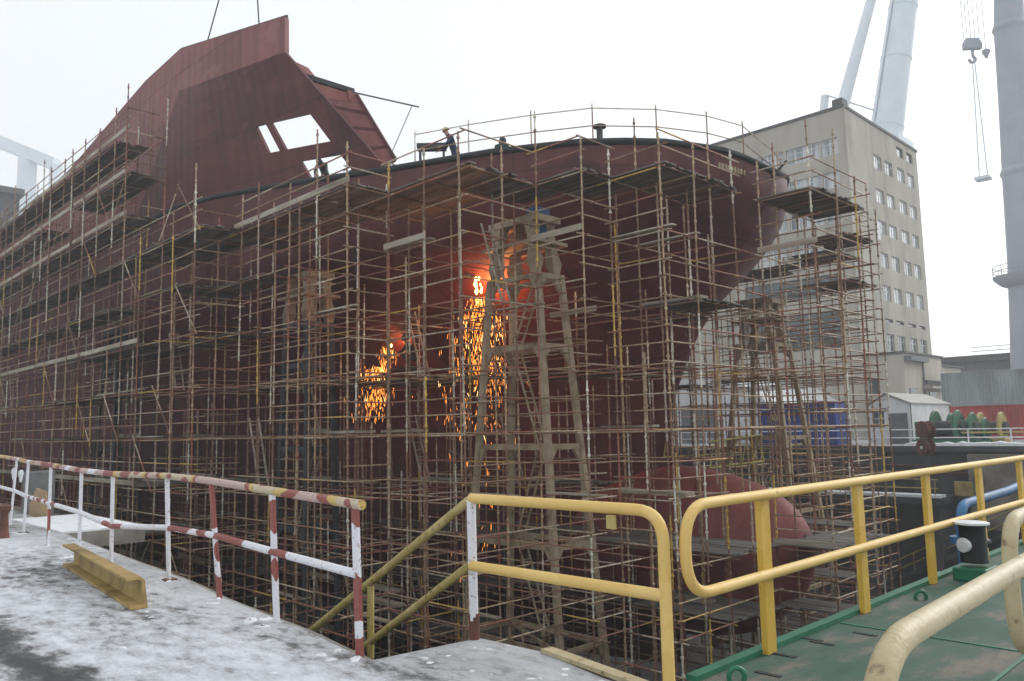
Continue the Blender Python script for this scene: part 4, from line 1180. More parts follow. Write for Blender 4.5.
MB().tube([Vector((BX - .1, BY - .12, 0)), Vector((BX - .1, BY - .12, BH - .3))], .09, 8).obj('downpipe', 'render_beige', of)
for z in (15.5, 22.5): MB().box((BX - .05, BY - .1, z), (BX + .3, BY - .003, z + .4)).obj('wall_lamp', 'white_paint', of)
MB().box((BX + 6.3, BY - .05, 21.3), (BX + 7.6, BY - .003, 23.3)).obj('render_patch', 'shed_white', of)
# two-storey annex
an = thing('annex_building', 'low beige annex with blue windows and canopy beside the office block', 'building', (87, 30, 0))
MB().box((81.3, 28.6, 0), (92.1, BY - .01, 8.3)).obj('body', 'render_beige', an)
MB().box((92.102, 28.9, 0), (99.3, BY - .01, 7.5)).obj('low_body', 'render_beige', an)
MB().box((81.1, 28.4, 8.3), (92.3, BY, 8.5)).obj('roof', 'trim_dark', an); MB().box((92.302, 28.6, 7.5), (99.5, BY, 7.7)).obj('low_roof', 'trim_dark', an)
def onw(px, py, yv=28.58): p = on(px, py, 1, yv); return p.x, p.z
for (pl, pt, pr, pb_) in ((909.5, 388, 917, 398), (946, 390, 953, 405), (929, 392, 937, 399)):
    x0, z1 = onw(pl, pt); x1, z0 = onw(pr, pb_)
    MB().box((x0, 28.5, z0), (x1, 28.595 if x0 < 92 else 28.895, z1)).obj('window', 'dark_glass', an)
x0, z1 = onw(922, 380); x1, z0 = onw(942, 385)
MB().box((x0, 27.6, z0 - .5), (x1, 28.59, z0 - .3)).obj('canopy', 'roof_grey', an); MB().box((x0 + .5, 28.3, z0), (x1 - .5, 28.592, z1)).obj('sign_board', 'rim_black', an)
x0, z1 = onw(904, 357); x1, z0 = onw(922, 362)
MB().box((x0, 27.9, z0 - .1), (x1, 28.59, z1 + .1)).obj('roof_box', 'grey_panel', an)
MB().tube([Vector((x1 - .2, 28.45, 0)), Vector((x1 - .2, 28.45, z0))], .1, 8).obj('downpipe', 'grey_panel', an)
for (y0, y1, z0, z1) in ((29.2, 30.3, 1, 3.2), (31, 32, 4.5, 6)): MB().box((81.25, y0, z0), (81.298, y1, z1)).obj('window', 'dark_glass', an)

# white site cabin
sc_ = thing('site_cabin', 'small white gable roofed cabin with grey door on the far quay', 'cabin', (64.5, 23.5, 0))
X_, Yc = 63.2, 22.0
MB().prism([Vector((X_, Yc, 0)), Vector((X_, Yc + 3.1, 0)), Vector((X_, Yc + 3.1, 2.9)), Vector((X_, Yc + 1.75, 3.75)), Vector((X_, Yc, 3.0))], (8.7, 0, 0)).obj('walls', 'shed_white', sc_)
MB().prism([Vector((X_ - .15, Yc - .12, 2.98)), Vector((X_ - .15, Yc + 1.75, 3.8)), Vector((X_ - .15, Yc + 3.25, 2.92)), Vector((X_ - .15, Yc + 3.25, 3.0)), Vector((X_ - .15, Yc + 1.75, 3.9)), Vector((X_ - .15, Yc - .12, 3.06))], (9, 0, 0)).obj('roof', 'roof_grey', sc_)
MB().box((X_ - .06, Yc + .25, 0), (X_ - .002, Yc + 1.55, 2.3)).obj('door', 'grey_panel', sc_)
wn = MB().box((X_ - .07, Yc + 1.85, 1.25), (X_ - .002, Yc + 2.75, 2.6)).obj('window', 'white_paint', sc_)
for q in range(4):
    yq = Yc + 1.92 + (q % 2) * .4; zq = 1.33 + (q // 2) * .62; MB().box((X_ - .08, yq, zq), (X_ - .072, yq + .36, zq + .56)).obj('pane', 'dark_glass', wn)
MB().box((X_ - .3, Yc + 1.7, 2.62), (X_ - .002, Yc + 2.9, 2.72)).obj('awning', 'grey_panel', sc_)
for x in (X_, X_ + 8.7): MB().box((x - .04, Yc - .04, 0), (x + .04, Yc - .002, 3)).obj('corner_trim', 'winch_green', sc_)
# containers
def container(x0, y0, L, z0, H, mt, label, W=2.44):
    t = thing('shipping_container', label, 'container', (x0 + W / 2, y0 + L / 2, z0), 'stacked containers')
    b = MB(); n = int(L / .28); pts = []
    for q in range(n):
        y = y0 + .1 + (L - .2) * q / n; s = (L - .2) / n
        for a, dx in ((0, 0), (.3, 0), (.5, .05), (.8, .05)): pts.append((x0 + .03 + dx, y + a * s))
    pts.append((x0 + .03, y0 + L - .1)); m = len(pts)
    for z in (z0 + .15, z0 + H - .12):
        for x, y in pts: b.v.append(Vector((x, y, z)))
    for q in range(m - 1): b.f.append((q + 1, q, m + q, m + q + 1))
    b.obj('side_panel', mt, t)
    MB().box((x0 + .12, y0 + .05, z0 + .02), (x0 + W, y0 + L - .05, z0 + H - .01)).obj('body', mt, t)
    MB().box((x0, y0, z0 + H - .12), (x0 + .1, y0 + L, z0 + H)).obj('top_rail', mt, t); MB().box((x0, y0, z0), (x0 + .1, y0 + L, z0 + .15)).obj('bottom_rail', mt, t)
    for y in (y0, y0 + L - .12): MB().box((x0 - .01, y, z0 + .151), (x0 + .12, y + .12, z0 + H - .121)).obj('corner_post', mt, t)
    return t
container(77.3, 12.05, 12.1, 0, 2.9, 'container_red', 'red container under the grey one at the right edge')
container(77.4, 12.0, 12.2, 2.93, 2.95, 'container_grey', 'grey container stacked on the red one by the annex')
container(77.3, -.6, 12.1, 0, 2.9, 'container_red', 'red container cut by the right picture edge, farthest right below')
container(77.4, -.7, 12.2, 2.93, 2.95, 'container_grey', 'grey container cut by the right picture edge, farthest right above')
container(60, 26.3, 6.4, 0, 3.3, 'container_blue', 'blue container on the far quay seen through the scaffold')
# arched tent hall
th = thing('tent_hall', 'white arched hall with round roof seen through the scaffold left of the blue container', 'hall', (76, 42, 0))
arc = [Vector((66, 42 + 8 * math.cos(a), 1.2 + 5.0 * math.sin(a))) for a in [math.pi * q / 20 for q in range(21)]]
MB().prism([Vector((66, 34, 0))] + [Vector((66, 50, 0))] + arc, (20, 0, 0)).obj('shell', 'shed_white', th, 30)
MB().box((65.95, 40, 0), (65.997, 44, 3.6)).obj('gate', 'grey_panel', th)
MB().box((65.94, 34.1, 3.3), (65.998, 50, 3.5)).obj('trim_band', 'grey_panel', th)
# dark low shed beside, far roof
rf = thing('roofed_shed', 'dark flat roofed shed with roof edge rail beyond the containers', 'shed', (110, 35, 0))
p0, p1 = at(942, 358, 120), at(1012, 356, 120)
MB().box((p0.x, p1.y - 4, 0), (p0.x + 30, p0.y, p0.z - .9)).obj('walls', 'grey_panel', rf)
MB().box((p0.x - 1, p1.y - 5, p0.z - .9), (p0.x + 31, p0.y + 1, p0.z)).obj('roof', 'trim_dark', rf)
for h in (.6, 1.2): MB().tube([Vector((p0.x, p1.y - 3, p0.z + h)), Vector((p0.x, p0.y - 4, p0.z + h))], .06, 5).obj('roof_rail', 'crane_grey', rf)

# far quay railing and mooring gear
fr_ = thing('far_railing', 'thin white railing on the far quay edge', 'railing', (XF + .2, 25, 0))
for h in (.55, 1.1): MB().tube([Vector((XF + .2, 4, h)), Vector((XF + .2, 60, h))], .04, 6).obj('rail', 'white_paint', fr_)
for q in range(23): MB().tube([Vector((XF + .2, 4.5 + q * 2.45, 0)), Vector((XF + .2, 4.5 + q * 2.45, 1.12))], .05, 6).obj('post', 'white_paint', fr_)
for h in (.85,):
    MB().tube([Vector((XF + 1.4, 4, h)), Vector((XF + 1.4, 17.5, h))], .05, 6).obj('yellow_rail', 'winch_yellow', fr_)
lr = thing('gallery_railing', 'thin rail on the snowy ledge of the far dock wall', 'railing', (54.6, 25, -3.1))
for h in (.55, 1.1): MB().tube([Vector((54.6, 17.7, -3.11 + h)), Vector((54.6, 60, -3.11 + h))], .035, 6).obj('rail', 'winch_yellow', lr)
for q in range(15): MB().tube([Vector((54.6, 17.9 + q * 3, -3.11)), Vector((54.6, 17.9 + q * 3, -2.0))], .04, 6).obj('post', 'winch_yellow', lr)
sr = thing('far_stair', 'inclined stair with handrails going down the far dock wall', 'stair', (56, 18, -6))
a = Vector((55.9, 12.6, -3.0)); b_ = Vector((55.9, 23.6, -8.8))
for h in (0, -.6): MB().tube([a + ZZ * h, b_ + ZZ * h], .04, 6).obj('handrail', 'winch_yellow', sr)
MB().bar(a - ZZ * 1.2, b_ - ZZ * 1.2, .9, .25).obj('flight', 'dock_concrete', sr)
for q in range(7): p = a.lerp(b_, q / 6); MB().tube([p - ZZ * 1.1, p], .04, 6).obj('post', 'winch_yellow', sr)
MB().box((55.0, 12.2, -7.2), (56.85, 16.4, -6.9)).obj('landing', 'dock_concrete', sr)
bxp = at(963, 489, 51.5); MB_b = MB().box((bxp.x, bxp.y - .5, bxp.z - .45), (bxp.x + .3, bxp.y + .5, bxp.z + .45)); tag(MB_b.obj('junction_box', 'winch_yellow', bevel=.03), 'small dull yellow box on the far dock wall below the snowy edge', 'box')
# reels
for (px, py, lab) in ((926, 430, 'brown rusty reel standing on the far quay railing, upper of two'), (926, 447.5, 'brown rusty reel hanging at the far quay edge, lower of two')):
    p = at(px, py, 51.2); M = Matrix.Translation(p) @ Matrix.Rotation(R_(90), 4, 'Y') @ Matrix.Rotation(R_(35), 4, 'X')
    t = thing('mooring_reel', lab, 'reel', p, 'rusty reels')
    MB().lathe([(.56, -.3), (.58, -.28), (.58, -.22), (.3, -.2), (.3, .2), (.58, .22), (.58, .28), (.56, .3)], 20, M).obj('drum', 'rust_brown', t, 30)
    MB().lathe([(.1, -.36), (.1, .36)], 10, M).obj('hub', 'cap_white' if py > 440 else 'rust_brown', t, 30)
# winches
def winch(px, Y, lab, mt, s):
    p = on(px, 440, 2, 0) if False else at(px, 440, Y); p.z = 0
    t = thing('mooring_winch', lab, 'winch', p, 'mooring winches')
    MB().box((p.x - .8 * s, p.y - 1.2 * s, 0), (p.x + .8 * s, p.y + 1.2 * s, .3 * s)).obj('bed', mt, t, bevel=.03)
    for q, dy in enumerate((-.9, .2)):
        M = Matrix.Translation(p + Vector((0, dy * s, .95 * s))) @ Matrix.Rotation(R_(90), 4, 'X')
        MB().lathe([(.85 * s, -.1), (.9 * s, -.06), (.9 * s, .06), (.85 * s, .1)], 20, M).obj('gear_case', mt, t, 30)
    M = Matrix.Translation(p + Vector((0, -.1 * s, .9 * s))) @ Matrix.Rotation(R_(90), 4, 'X')
    MB().lathe([(.38 * s, -1 * s), (.38 * s, 1.1 * s)], 16, M).obj('drum', 'dark_steel', t, 30)
    MB().box((p.x - .4 * s, p.y + .55 * s, .3 * s), (p.x + .45 * s, p.y + 1.15 * s, 1.25 * s)).obj('motor', mt, t, bevel=.04)
winch(941, 56, 'green mooring winch on the far quay, leftmost, right of the white cabin', 'winch_green', 1.3)
winch(957, 56.5, 'green mooring winch on the far quay in the middle', 'winch_green', 1.2)
winch(972, 57, 'dark green low winch beside the yellow one', 'winch_green', 1.0)
winch(986, 57.5, 'dull yellow winch in front of the red container', 'winch_yellow', 1.2)

# ------------------------------------------------------------------ cranes, far
def tube_part(name, pts, r, mt, par, seg=20): return MB().tube(pts, r, seg).obj(name, mt, par, 40)
gc = thing('gantry_crane', 'huge pale shipyard gantry crane leg fading into haze behind the office roof', 'crane', (190, 70, 0))
b0 = at(884, 150, 175); t0 = at(904, 0, 175); dr = (t0 - b0)
tube_part('main_leg', [b0 - dr * .62, b0, t0, t0 + dr * .55], [3.6, 3.6, 3.0, 2.7], 'crane_hazed', gc)
for q in (.15, .6, .95):
    c_ = b0 + dr * q; MB().tube([c_ - dr.normalized() * .35, c_ + dr.normalized() * .35], lerp(3.72, 3.15, q), 20).obj('flange', 'crane_hazed', gc, 40)
tube_part('ladder_line', [b0 - RH * 3.6 - FH * 1.2, t0 - RH * 3.0 - FH * 1.2], .16, 'crane_grey', gc, 5)
a = at(836, 130, 172); c = at(871, 0, 172); dr = c - a
tube_part('stay_leg', [a - dr * .6, a, c, c + dr * .5], [1.6, 1.5, 1.1, .9], 'crane_hazed', gc)
a = at(822, 130, 172); c = at(825, 96, 172); tube_part('mast', [Vector((a.x, a.y, 0)), a, c], .9, 'crane_hazed', gc, 10)
tube_part('cross_stay', [at(826, 95, 171), at(880, 112, 174)], .22, 'crane_hazed', gc, 6)
MB().box((b0.x - 5, b0.y - 5, b0.z - 1), (b0.x + 4, b0.y + 5, b0.z + 1.4)).obj('platform', 'crane_hazed', gc)
tw = thing('crane_column', 'grey tubular crane column with ring platform at the right picture edge', 'crane', (130, 27, 0))
Yt = 110
def cl(py, z=None): 
    le = interp([(0, 995), (28, 995), (100, 1000), (172, 1004), (260, 1010), (330, 1013), (420, 1016)], py); w_ = interp([(0, 27), (172, 34), (330, 42), (420, 46)], py)
    return at(le + w_ / 2, py, Yt), w_ / 2 * Yt / FPX
pts = [cl(q) for q in (425, 330, 260, 172, 100, 28, 0)]
base = pts[0][0].copy(); base.z = 0
up_ = pts[-1][0] + (pts[-1][0] - pts[-2][0]) * 4
MB().tube([base] + [p for p, r in pts] + [up_], [pts[0][1]] + [r for p, r in pts] + [1.8], 24).obj('shaft', 'crane_grey', tw, 40)
for q in (28, 172):
    p, r = cl(q); MB().lathe([(r, -.7), (r * 1.12, -.1), (r * 1.12, .1), (r, .7)], 24, Matrix.Translation(p)).obj('ring', 'crane_grey', tw, 30)
p, r = cl(275); MB().lathe([(r, -1.6), (r * 1.35, -1.2), (r * 1.65, -.4), (r * 1.7, 0), (r, .05)], 24, Matrix.Translation(p)).obj('platform', 'crane_grey', tw, 30)
for h in (.7, 1.4):
    MB().tube([p + Vector((r * 1.65 * math.cos(a), r * 1.65 * math.sin(a), h)) for a in [2 * math.pi * q / 24 for q in range(24)]], .06, 5, True).obj('platform_rail', 'crane_grey', tw)
for q in range(10):
    a = 2 * math.pi * q / 10; e = p + Vector((r * 1.65 * math.cos(a), r * 1.65 * math.sin(a), 0)); MB().tube([e, e + ZZ * 1.4], .06, 5).obj('rail_post', 'crane_grey', tw)
hk = thing('crane_hook', 'crane hook block on wires with a long sling hanging in the sky', 'hook', at(972, 45, 110))
hp = at(972, 45, 110); 
Mh = Matrix.Translation(hp) @ Matrix.Rotation(R_(-46), 4, 'Z')
MB().rings([[Mh @ Vector((x, y, z)) for x, y in ((-1.3, -.4), (1.3, -.4), (1.3, .4), (-1.3, .4))] for z in (-.7, .2)] + [[Mh @ Vector((x, y, 1.0)) for x, y in ((-.9, -.35), (.9, -.35), (.9, .35), (-.9, .35))]]).obj('block', 'crane_grey', hk, bevel=.15)
tube_part('hook', fillet([Mh @ Vector(q) for q in ((0, 0, -.7), (0, 0, -1.7), (.45, 0, -2.3), (-.4, 0, -2.7), (-.6, 0, -2.1))], .3, 4), .22, 'crane_grey', hk, 8)
for q in (-1.1, -.6, -.1, .5, 1.1): tube_part('wire', [Mh @ Vector((q, 0, .9)), Mh @ Vector((q * 1.1, 0, 30))], .05, 'cable', hk, 5)
for q in (-.25, .35): tube_part('sling', [Mh @ Vector((q * .5, 0, -2.5)), at(983, 178, 110) + RH * q * 2], .1, 'crane_hazed', hk, 6)
e = at(983, 178, 110); MB().box((e.x - .9, e.y - .9, e.z - .3), (e.x + .9, e.y + .9, e.z + .15)).obj('spreader', 'crane_hazed', hk)
h2 = thing('small_hook', 'small hook ball beside the large hook block', 'hook', at(986, 52, 110))
M = Matrix.Translation(at(986, 52, 110)); MB().lathe([(.2, -.9), (.3, -.5), (.55, -.1), (.5, .3), (.1, .5)], 12, M).obj('ball', 'crane_grey', h2, 40)
tube_part('wire', [M @ Vector((0, 0, .4)), M @ Vector((0, 0, 30))], .05, 'cable', h2, 5)
# slings above the raised panel
sl = thing('lifting_sling', 'thin crane wires above the top edge of the raised panel', 'sling', at(222, 30, 36))
tube_part('wire', [on(208, 39.5, 0, 16.25), at(230, -40, 35)], .035, 'cable', sl, 5); tube_part('wire', [on(259, 24, 0, 16.5), at(254, -60, 34)], .035, 'cable', sl, 5)
# loose antenna tube past the panel end
an_ = thing('guy_pole', 'thin pole and guy wire reaching right from the panel end', 'pole', at(360, 92, 33))
tube_part('pole', [at(352, 92, 33), at(419, 107, 33)], .035, 'cable', an_, 6); tube_part('guy', [at(412, 106, 33), at(392, 152, 33)], .02, 'cable', an_, 5)
# far left hall and gantry
fh = thing('ship_hall', 'grey hazy hall beyond the stern at the far left edge', 'hall', (40, 176, 0))
p = at(28, 189, 150); q = at(-120, 189, 150)
MB().box((-60, 178, 0), (p.x, 200, p.z)).obj('walls', 'dark_steel', fh); MB().box((-61, 177, p.z), (p.x + .6, 201, p.z + 1.2)).obj('roof', 'trim_dark', fh)
lg_ = thing('far_crane', 'very faint crane girder in the sky at the upper left edge', 'crane', (50, 230, 0))
a = at(-60, 118, 330); b_ = at(56, 165, 330); MB().bar(a, b_, 6, 5).obj('girder', 'crane_hazed', lg_)
c = at(28, 152, 330); MB().bar(Vector((c.x, c.y, 0)), c, 6, 6).obj('leg', 'crane_hazed', lg_)
c = at(48, 190, 330); MB().bar(Vector((b_.x, b_.y, 0)), b_, 4, 4).obj('strut', 'crane_hazed', lg_)

# ------------------------------------------------------------------ people
def person(loc, yaw, J, label, mt, hat, leg_mt=None, scale=1.0):
    """J: joint offsets; one skinned body, materials by region"""
    E_ = []; V_ = []; Rd = []
    def av(p, r, par=None):
        V_.append(Vector(p) * scale); Rd.append(r * scale)
        if par is not None: E_.append((par, len(V_) - 1))
        return len(V_) - 1
    pel = av(J['pelvis'], .15); sp = av(Vector(J['pelvis']).lerp(Vector(J['chest']), .5), .145, pel); ch = av(J['chest'], .17, sp)
    nk = av(Vector(J['chest']).lerp(Vector(J['head']), .5), .07, ch); hd = av(J['head'], .1, nk)
    hd2 = av(Vector(J['head']) + (Vector(J['head']) - Vector(J['chest'])).normalized() * .1, .085, hd)
    fwd = Vector((0, -1, 0)); nose = av(Vector(J['head']) + Vector((0, -.1, 0)) + Vector((0, 0, .0)), .03, hd)
    hands = []
    for s in (-1, 1):
        k_ = 'l' if s < 0 else 'r'
        sh = av(Vector(J['chest']) + Vector((s * .2, 0, .06)), .085, ch); el = av(J[k_ + 'el'], .06, sh); wr = av(J[k_ + 'wr'], .042, el)
        d = (Vector(J[k_ + 'wr']) - Vector(J[k_ + 'el'])).normalized(); pm = av(Vector(J[k_ + 'wr']) + d * .07, .038, wr); hands.append(Vector(J[k_ + 'wr']) + d * .09)
        sd_ = d.cross(ZZ); sd_ = sd_.normalized() if sd_.length > .01 else Vector((1, 0, 0))
        for q, ln in zip((-1.5, -.5, .5, 1.5), (.07, .085, .08, .065)):
            f0 = av(Vector(J[k_ + 'wr']) + d * .12 + sd_ * q * .02, .011, pm); av(Vector(J[k_ + 'wr']) + d * (.12 + ln) + sd_ * q * .023 - ZZ * .03, .009, f0)
        av(Vector(J[k_ + 'wr']) + d * .1 + sd_ * .06, .011, pm)
        hp_ = av(Vector(J['pelvis']) + Vector((s * .1, 0, -.06)), .11, pel); kn = av(J[k_ + 'kn'], .075, hp_); an2 = av(J[k_ + 'an'], .05, kn); av(Vector(J[k_ + 'an']) + Vector((0, -.17, -.04)), .045, an2)
    me = bpy.data.meshes.new('person'); me.from_pydata([tuple(p) for p in V_], E_, [])
    o = bpy.data.objects.new('person', me); COL.objects.link(o)
    sk = o.modifiers.new('skin', 'SKIN')
    for i, r in enumerate(Rd): me.skin_vertices[0].data[i].radius = (r, r)
    me.skin_vertices[0].data[pel].use_root = True
    o.modifiers.new('sub', 'SUBSURF').levels = 2
    bpy.context.view_layer.update(); dg = bpy.context.evaluated_depsgraph_get()
    m2 = bpy.data.meshes.new_from_object(o.evaluated_get(dg)); o.modifiers.clear(); o.data = m2
    m2.materials.clear()
    for q in (mt, 'skin', leg_mt or mt): m2.materials.append(MATS[q])
    hv = Vector(J['head']) * scale
    for p in m2.polygons:
        c = p.center; p.use_smooth = True
        if (c - hv).length < .15 * scale or any((c - h * scale).length < .11 * scale for h in hands): p.material_index = 1
        elif c.z < J['pelvis'][2] * scale - .05: p.material_index = 2
    o.location = loc; o.rotation_euler = (0, 0, yaw); tag(o, label, 'person')
    ht = MB(); dirh = (Vector(J['head']) - Vector(J['chest'])).normalized()
    M = Matrix.Translation(hv + dirh * .03 * scale) @ dirh.to_track_quat('Z', 'Y').to_matrix().to_4x4()
    ht.local = True
    if hat == 'helmet_yellow': ht.lathe([(.15 * scale, .02), (.125 * scale, .03), (.122 * scale, .09), (.09 * scale, .15), (.001, .175)], 14, M)
    else: ht.lathe([(.13 * scale, -.12), (.14 * scale, 0), (.125 * scale, .09), (.08 * scale, .155), (.001, .175)], 14, M)
    h = bpy.data.objects.new('helmet' if hat == 'helmet_yellow' else 'cap', ht.mesh('helmet', hat, 50)); COL.objects.link(h); h.parent = o
    return o
stand = dict(pelvis=(0, .1, .92), chest=(0, -.06, 1.34), head=(0, -.2, 1.63), lel=(-.3, -.2, 1.1), rel=(.3, -.2, 1.1), lwr=(-.24, -.42, .98), rwr=(.24, -.42, .98), lkn=(-.13, .02, .5), rkn=(.13, .08, .5), lan=(-.14, .08, .09), ran=(.14, .14, .09))
bend = dict(pelvis=(0, .16, .86), chest=(0, -.22, 1.12), head=(0, -.46, 1.2), lel=(-.28, -.34, .85), rel=(.28, -.34, .85), lwr=(-.2, -.48, .6), rwr=(.2, -.48, .6), lkn=(-.14, .02, .47), rkn=(.14, .02, .47), lan=(-.15, .1, .09), ran=(.15, .1, .09))
squat = dict(pelvis=(0, .2, .38), chest=(0, -.05, .78), head=(0, -.16, 1.04), lel=(-.3, -.22, .6), rel=(.3, -.22, .6), lwr=(-.16, -.42, .5), rwr=(.16, -.42, .5), lkn=(-.2, -.28, .48), rkn=(.2, -.28, .48), lan=(-.16, .06, .09), ran=(.16, .06, .09))
def deckpt(y, inb): p = deck_edge(y); p.x += inb; p.z -= .12; return p
viewyaw = math.atan2(-RH.x * -1, -RH.y * -1)
# facing picture-left: direction -RH ; local forward is -y, so yaw maps (0,-1) to -RH
def face(d): return math.atan2(d.y, d.x) + math.pi / 2
pw = at(452, 155, 32.6); pw.z = deckpt(24.5, 0).z
person(pw, face(-RH - FH * .2), stand, 'worker in blue overalls leaning over a bench on the foredeck', 'jacket_blue', 'helmet_yellow', scale=1.12)
pw2 = at(501, 152, 31.6); pw2.z = deckpt(22, 0).z
person(pw2, face(FH + RH * .4), squat, 'hunched worker in dark hood crouching on the bow edge', 'jacket_teal', 'hood_dark', scale=1.12)
pw3 = at(324, 160, 36.5); pw3.z = deck_edge(32).z - .1
person(pw3, face(-FH - RH * .2), bend, 'bent worker in grey seen through the low opening of the red panel', 'jacket_grey', 'hood_dark', 'overall_dark', scale=1.05)
pw4 = at(356, 160, 35.4); pw4.z = deck_edge(29).z - .1
person(pw4, face(-RH), stand, 'worker in dark teal half hidden by the right end of the low opening', 'jacket_teal', 'hood_dark', scale=.9)
# bench on deck
bn = at(432, 150, 33.0); bn.z = deckpt(25, 0).z
be = thing('work_bench', 'plain trestle bench beside the blue worker on the foredeck', 'bench', bn)
Mb = Matrix.Translation(bn) @ Matrix.Rotation(math.atan2(RH.y, RH.x), 4, 'Z')
MB().box((-.62, -.3, 1.22), (.6, .3, 1.4), Mb).obj('top', 'dark_steel', be)
for x in (-.5, .5):
    for y in (-.22, .22): MB().box((x - .03, y - .03, 0), (x + .03, y + .03, 1.218), Mb).obj('leg', 'dark_steel', be)
# tripod-like thing and antlers at the bow tip
ant = thing('mooring_fairlead', 'small forked rail end sticking up at the tip of the bow', 'fairlead', Vector((CX - .2, 15.1, 11.3)))
for dx in (-.5, .5): tube_part('prong', [Vector((CX - .2, 15.1, 11.2)), Vector((CX - .2 + dx * .4, 15.1 - dx * .3, 11.7)), Vector((CX - .2 + dx * 1.3, 15.1 - dx, 12.3))], .05, 'rim_black', ant, 6)

# ------------------------------------------------------------------ burning and sparks
def hull_hit(px, py):
    d = ray(px, py); q = 20.
    while q < 60:
        p = CAM + d * q; h = hb(p.y, min(p.z, 11.3))
        if h is not None and abs(p.x - CX) < h: return p, q
        q += .05
    return CAM + d * 34, 34
def sparks(src, clusters, label, seed, lampw, hot):
    r_ = random.Random(seed)
    p0, k0 = hull_hit(*src); k0 -= .25; b = MB(); h = MB()
    for (cx_, cy_, sx, sy, n, s0) in clusters:
        for _ in range(int(n * 1.7)):
            px = r_.gauss(cx_, sx); py = cy_ + (r_.random() ** 1.2) * sy
            dd = ray(px, py); p = CAM + dd * (k0 - .2 - r_.random() * 1.6)
            ln = r_.uniform(.08, .34) * s0; dv = Vector((r_.uniform(-.3, .3), r_.uniform(-.3, .3), -1)).normalized()
            w_ = r_.uniform(.003, .0065) * s0
            (h if r_.random() < .16 and py < cy_ + sy * .5 else b).tube([p, p + dv * ln * .6, p + dv * ln], [w_ * .4, w_, w_ * .3], 4)
    o = b.obj('spark_shower', 'spark_glow'); o['kind'] = 'stuff'; tag(o, label, 'sparks')
    h.obj('bright_sparks', 'spark_hot', o)['kind'] = 'stuff'
    f_ = MB(); 
    for q in range(hot):
        c = CAM + ray(src[0] + r_.uniform(-3, 4), src[1] + r_.uniform(-6, 8)) * (k0 - .1); M = Matrix.Translation(c)
        s = r_.uniform(.05, .13); f_.lathe([(.01, -s * 1.4), (s * .7, -s * .5), (s * .6, s * .3), (.01, s)], 7, M)
    f_.obj('cutting_flame', 'spark_hot', o)['kind'] = 'stuff'
    ld = bpy.data.lights.new('torch_light', 'POINT'); ld.energy = lampw; ld.color = (1, .34, .1); ld.shadow_soft_size = .15
    lo = bpy.data.objects.new('torch_light', ld); COL.objects.link(lo); lo.location = CAM + ray(src[0] + 14, src[1] + 8) * (k0 - .35)
sparks((478, 284), [(481, 296, 7, 20, 60, 1.1), (480, 314, 13, 66, 230, 1.0), (472, 365, 22, 66, 80, .95), (478, 420, 15, 160, 34, 1.1), (496, 340, 8, 60, 40, .9)], 'large shower of orange cutting sparks falling beside the beige trestle', 3, 300, 9)
sparks((390, 339), [(386, 346, 4, 24, 40, 1.0), (376, 366, 8, 38, 130, 1.0), (370, 395, 9, 28, 34, 1.0)], 'smaller shower of orange sparks left of the crouching welder', 5, 80, 4)
pwq, kq = hull_hit(408, 348); wl = CAM + ray(409, 352) * (kq - .9); 
wl = at(410, 368, (CAM + ray(410, 350) * (kq - .8) - CAM).dot(FH))
_sec = SECT[section(wl.x, wl.y)] if section(wl.x, wl.y) in SECT else list(SECT.values())[0]
MB().box((wl.x - .7, wl.y - 1.0, wl.z - .06), (wl.x + .5, wl.y + 1.0, wl.z - .005)).obj('plank_deck', 'plank', _sec)
person(wl, face(-RH), squat, 'dark welder crouching on the scaffold beside the smaller spark shower', 'overall_dark', 'hood_dark', scale=1.3)

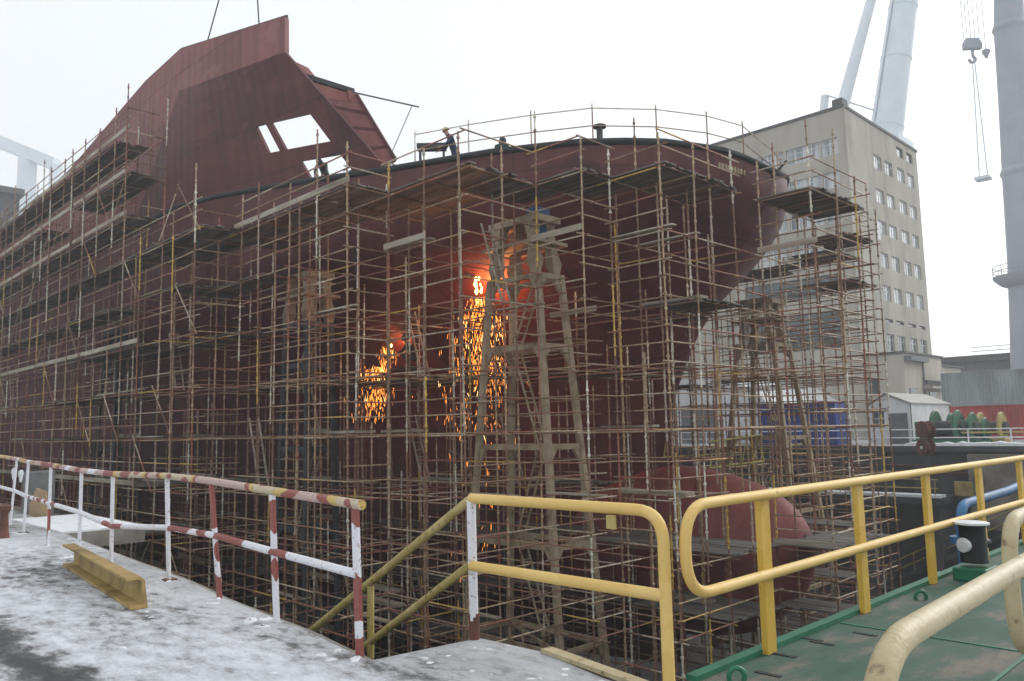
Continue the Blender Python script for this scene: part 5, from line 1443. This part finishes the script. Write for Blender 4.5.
# ------------------------------------------------------------------ haze, sky, sun, render
hz = MB().box((-120, -55, -11.2), (420, 420, 130)); ho = hz.obj('haze', 'snow'); ho['kind'] = 'stuff'
hm = bpy.data.materials.new('haze_air'); hm.use_nodes = True; nt = hm.node_tree
for n in list(nt.nodes):
    if n.type != 'OUTPUT_MATERIAL': nt.nodes.remove(n)
pv = nt.nodes.new('ShaderNodeVolumePrincipled'); pv.inputs['Density'].default_value = .0012; pv.inputs['Color'].default_value = (.93, .96, 1, 1); pv.inputs['Anisotropy'].default_value = .2
nt.links.new(pv.outputs['Volume'], nt.nodes['Material Output'].inputs['Volume'])
ho.data.materials.clear(); ho.data.materials.append(hm)

W = bpy.data.worlds.new('World'); SC.world = W; W.use_nodes = True; nt = W.node_tree
sky = nt.nodes.new('ShaderNodeTexSky'); sky.sky_type = 'NISHITA'; sky.sun_disc = False
SEL = R_(30)
sun_dir = (FH * .5 + RH * .8).normalized()        # where the sun stands (horizontally): behind right
sky.sun_elevation = SEL; sky.sun_rotation = math.atan2(sun_dir.x, sun_dir.y)
sky.air_density = 1.0; sky.dust_density = 6; sky.ozone_density = .5
hs = nt.nodes.new('ShaderNodeHueSaturation'); hs.inputs['Saturation'].default_value = .16; hs.inputs['Value'].default_value = 1.2
nt.links.new(sky.outputs[0], hs.inputs['Color'])
bg = nt.nodes['Background']; bg.inputs['Strength'].default_value = .15
ov = nt.nodes.new('ShaderNodeMix'); ov.data_type = 'RGBA'; ov.inputs['Factor'].default_value = .75
ov.inputs['B'].default_value = (5.0, 5.2, 5.35, 1)          # flat cloud sheet
nt.links.new(hs.outputs['Color'], ov.inputs['A']); nt.links.new(ov.outputs['Result'], bg.inputs['Color'])
sd_ = bpy.data.lights.new('sun', 'SUN'); sd_.energy = .5; sd_.angle = R_(18); sd_.color = (1, .97, .93)
so = bpy.data.objects.new('sun', sd_); COL.objects.link(so)
v3 = Vector((sun_dir.x * math.cos(SEL), sun_dir.y * math.cos(SEL), math.sin(SEL)))
so.rotation_euler = v3.to_track_quat('Z', 'Y').to_euler()
SC.view_settings.view_transform = 'Standard'; SC.view_settings.look = 'None'; SC.view_settings.gamma = 1; SC.view_settings.use_curve_mapping = False
SC.view_settings.exposure = .55
SC.render.engine = 'CYCLES'; SC.cycles.use_denoising = True
SC.cycles.max_bounces = 6; SC.cycles.volume_bounces = 1; SC.cycles.diffuse_bounces = 3; SC.cycles.transparent_max_bounces = 8
SC.cycles.sample_clamp_indirect = 6
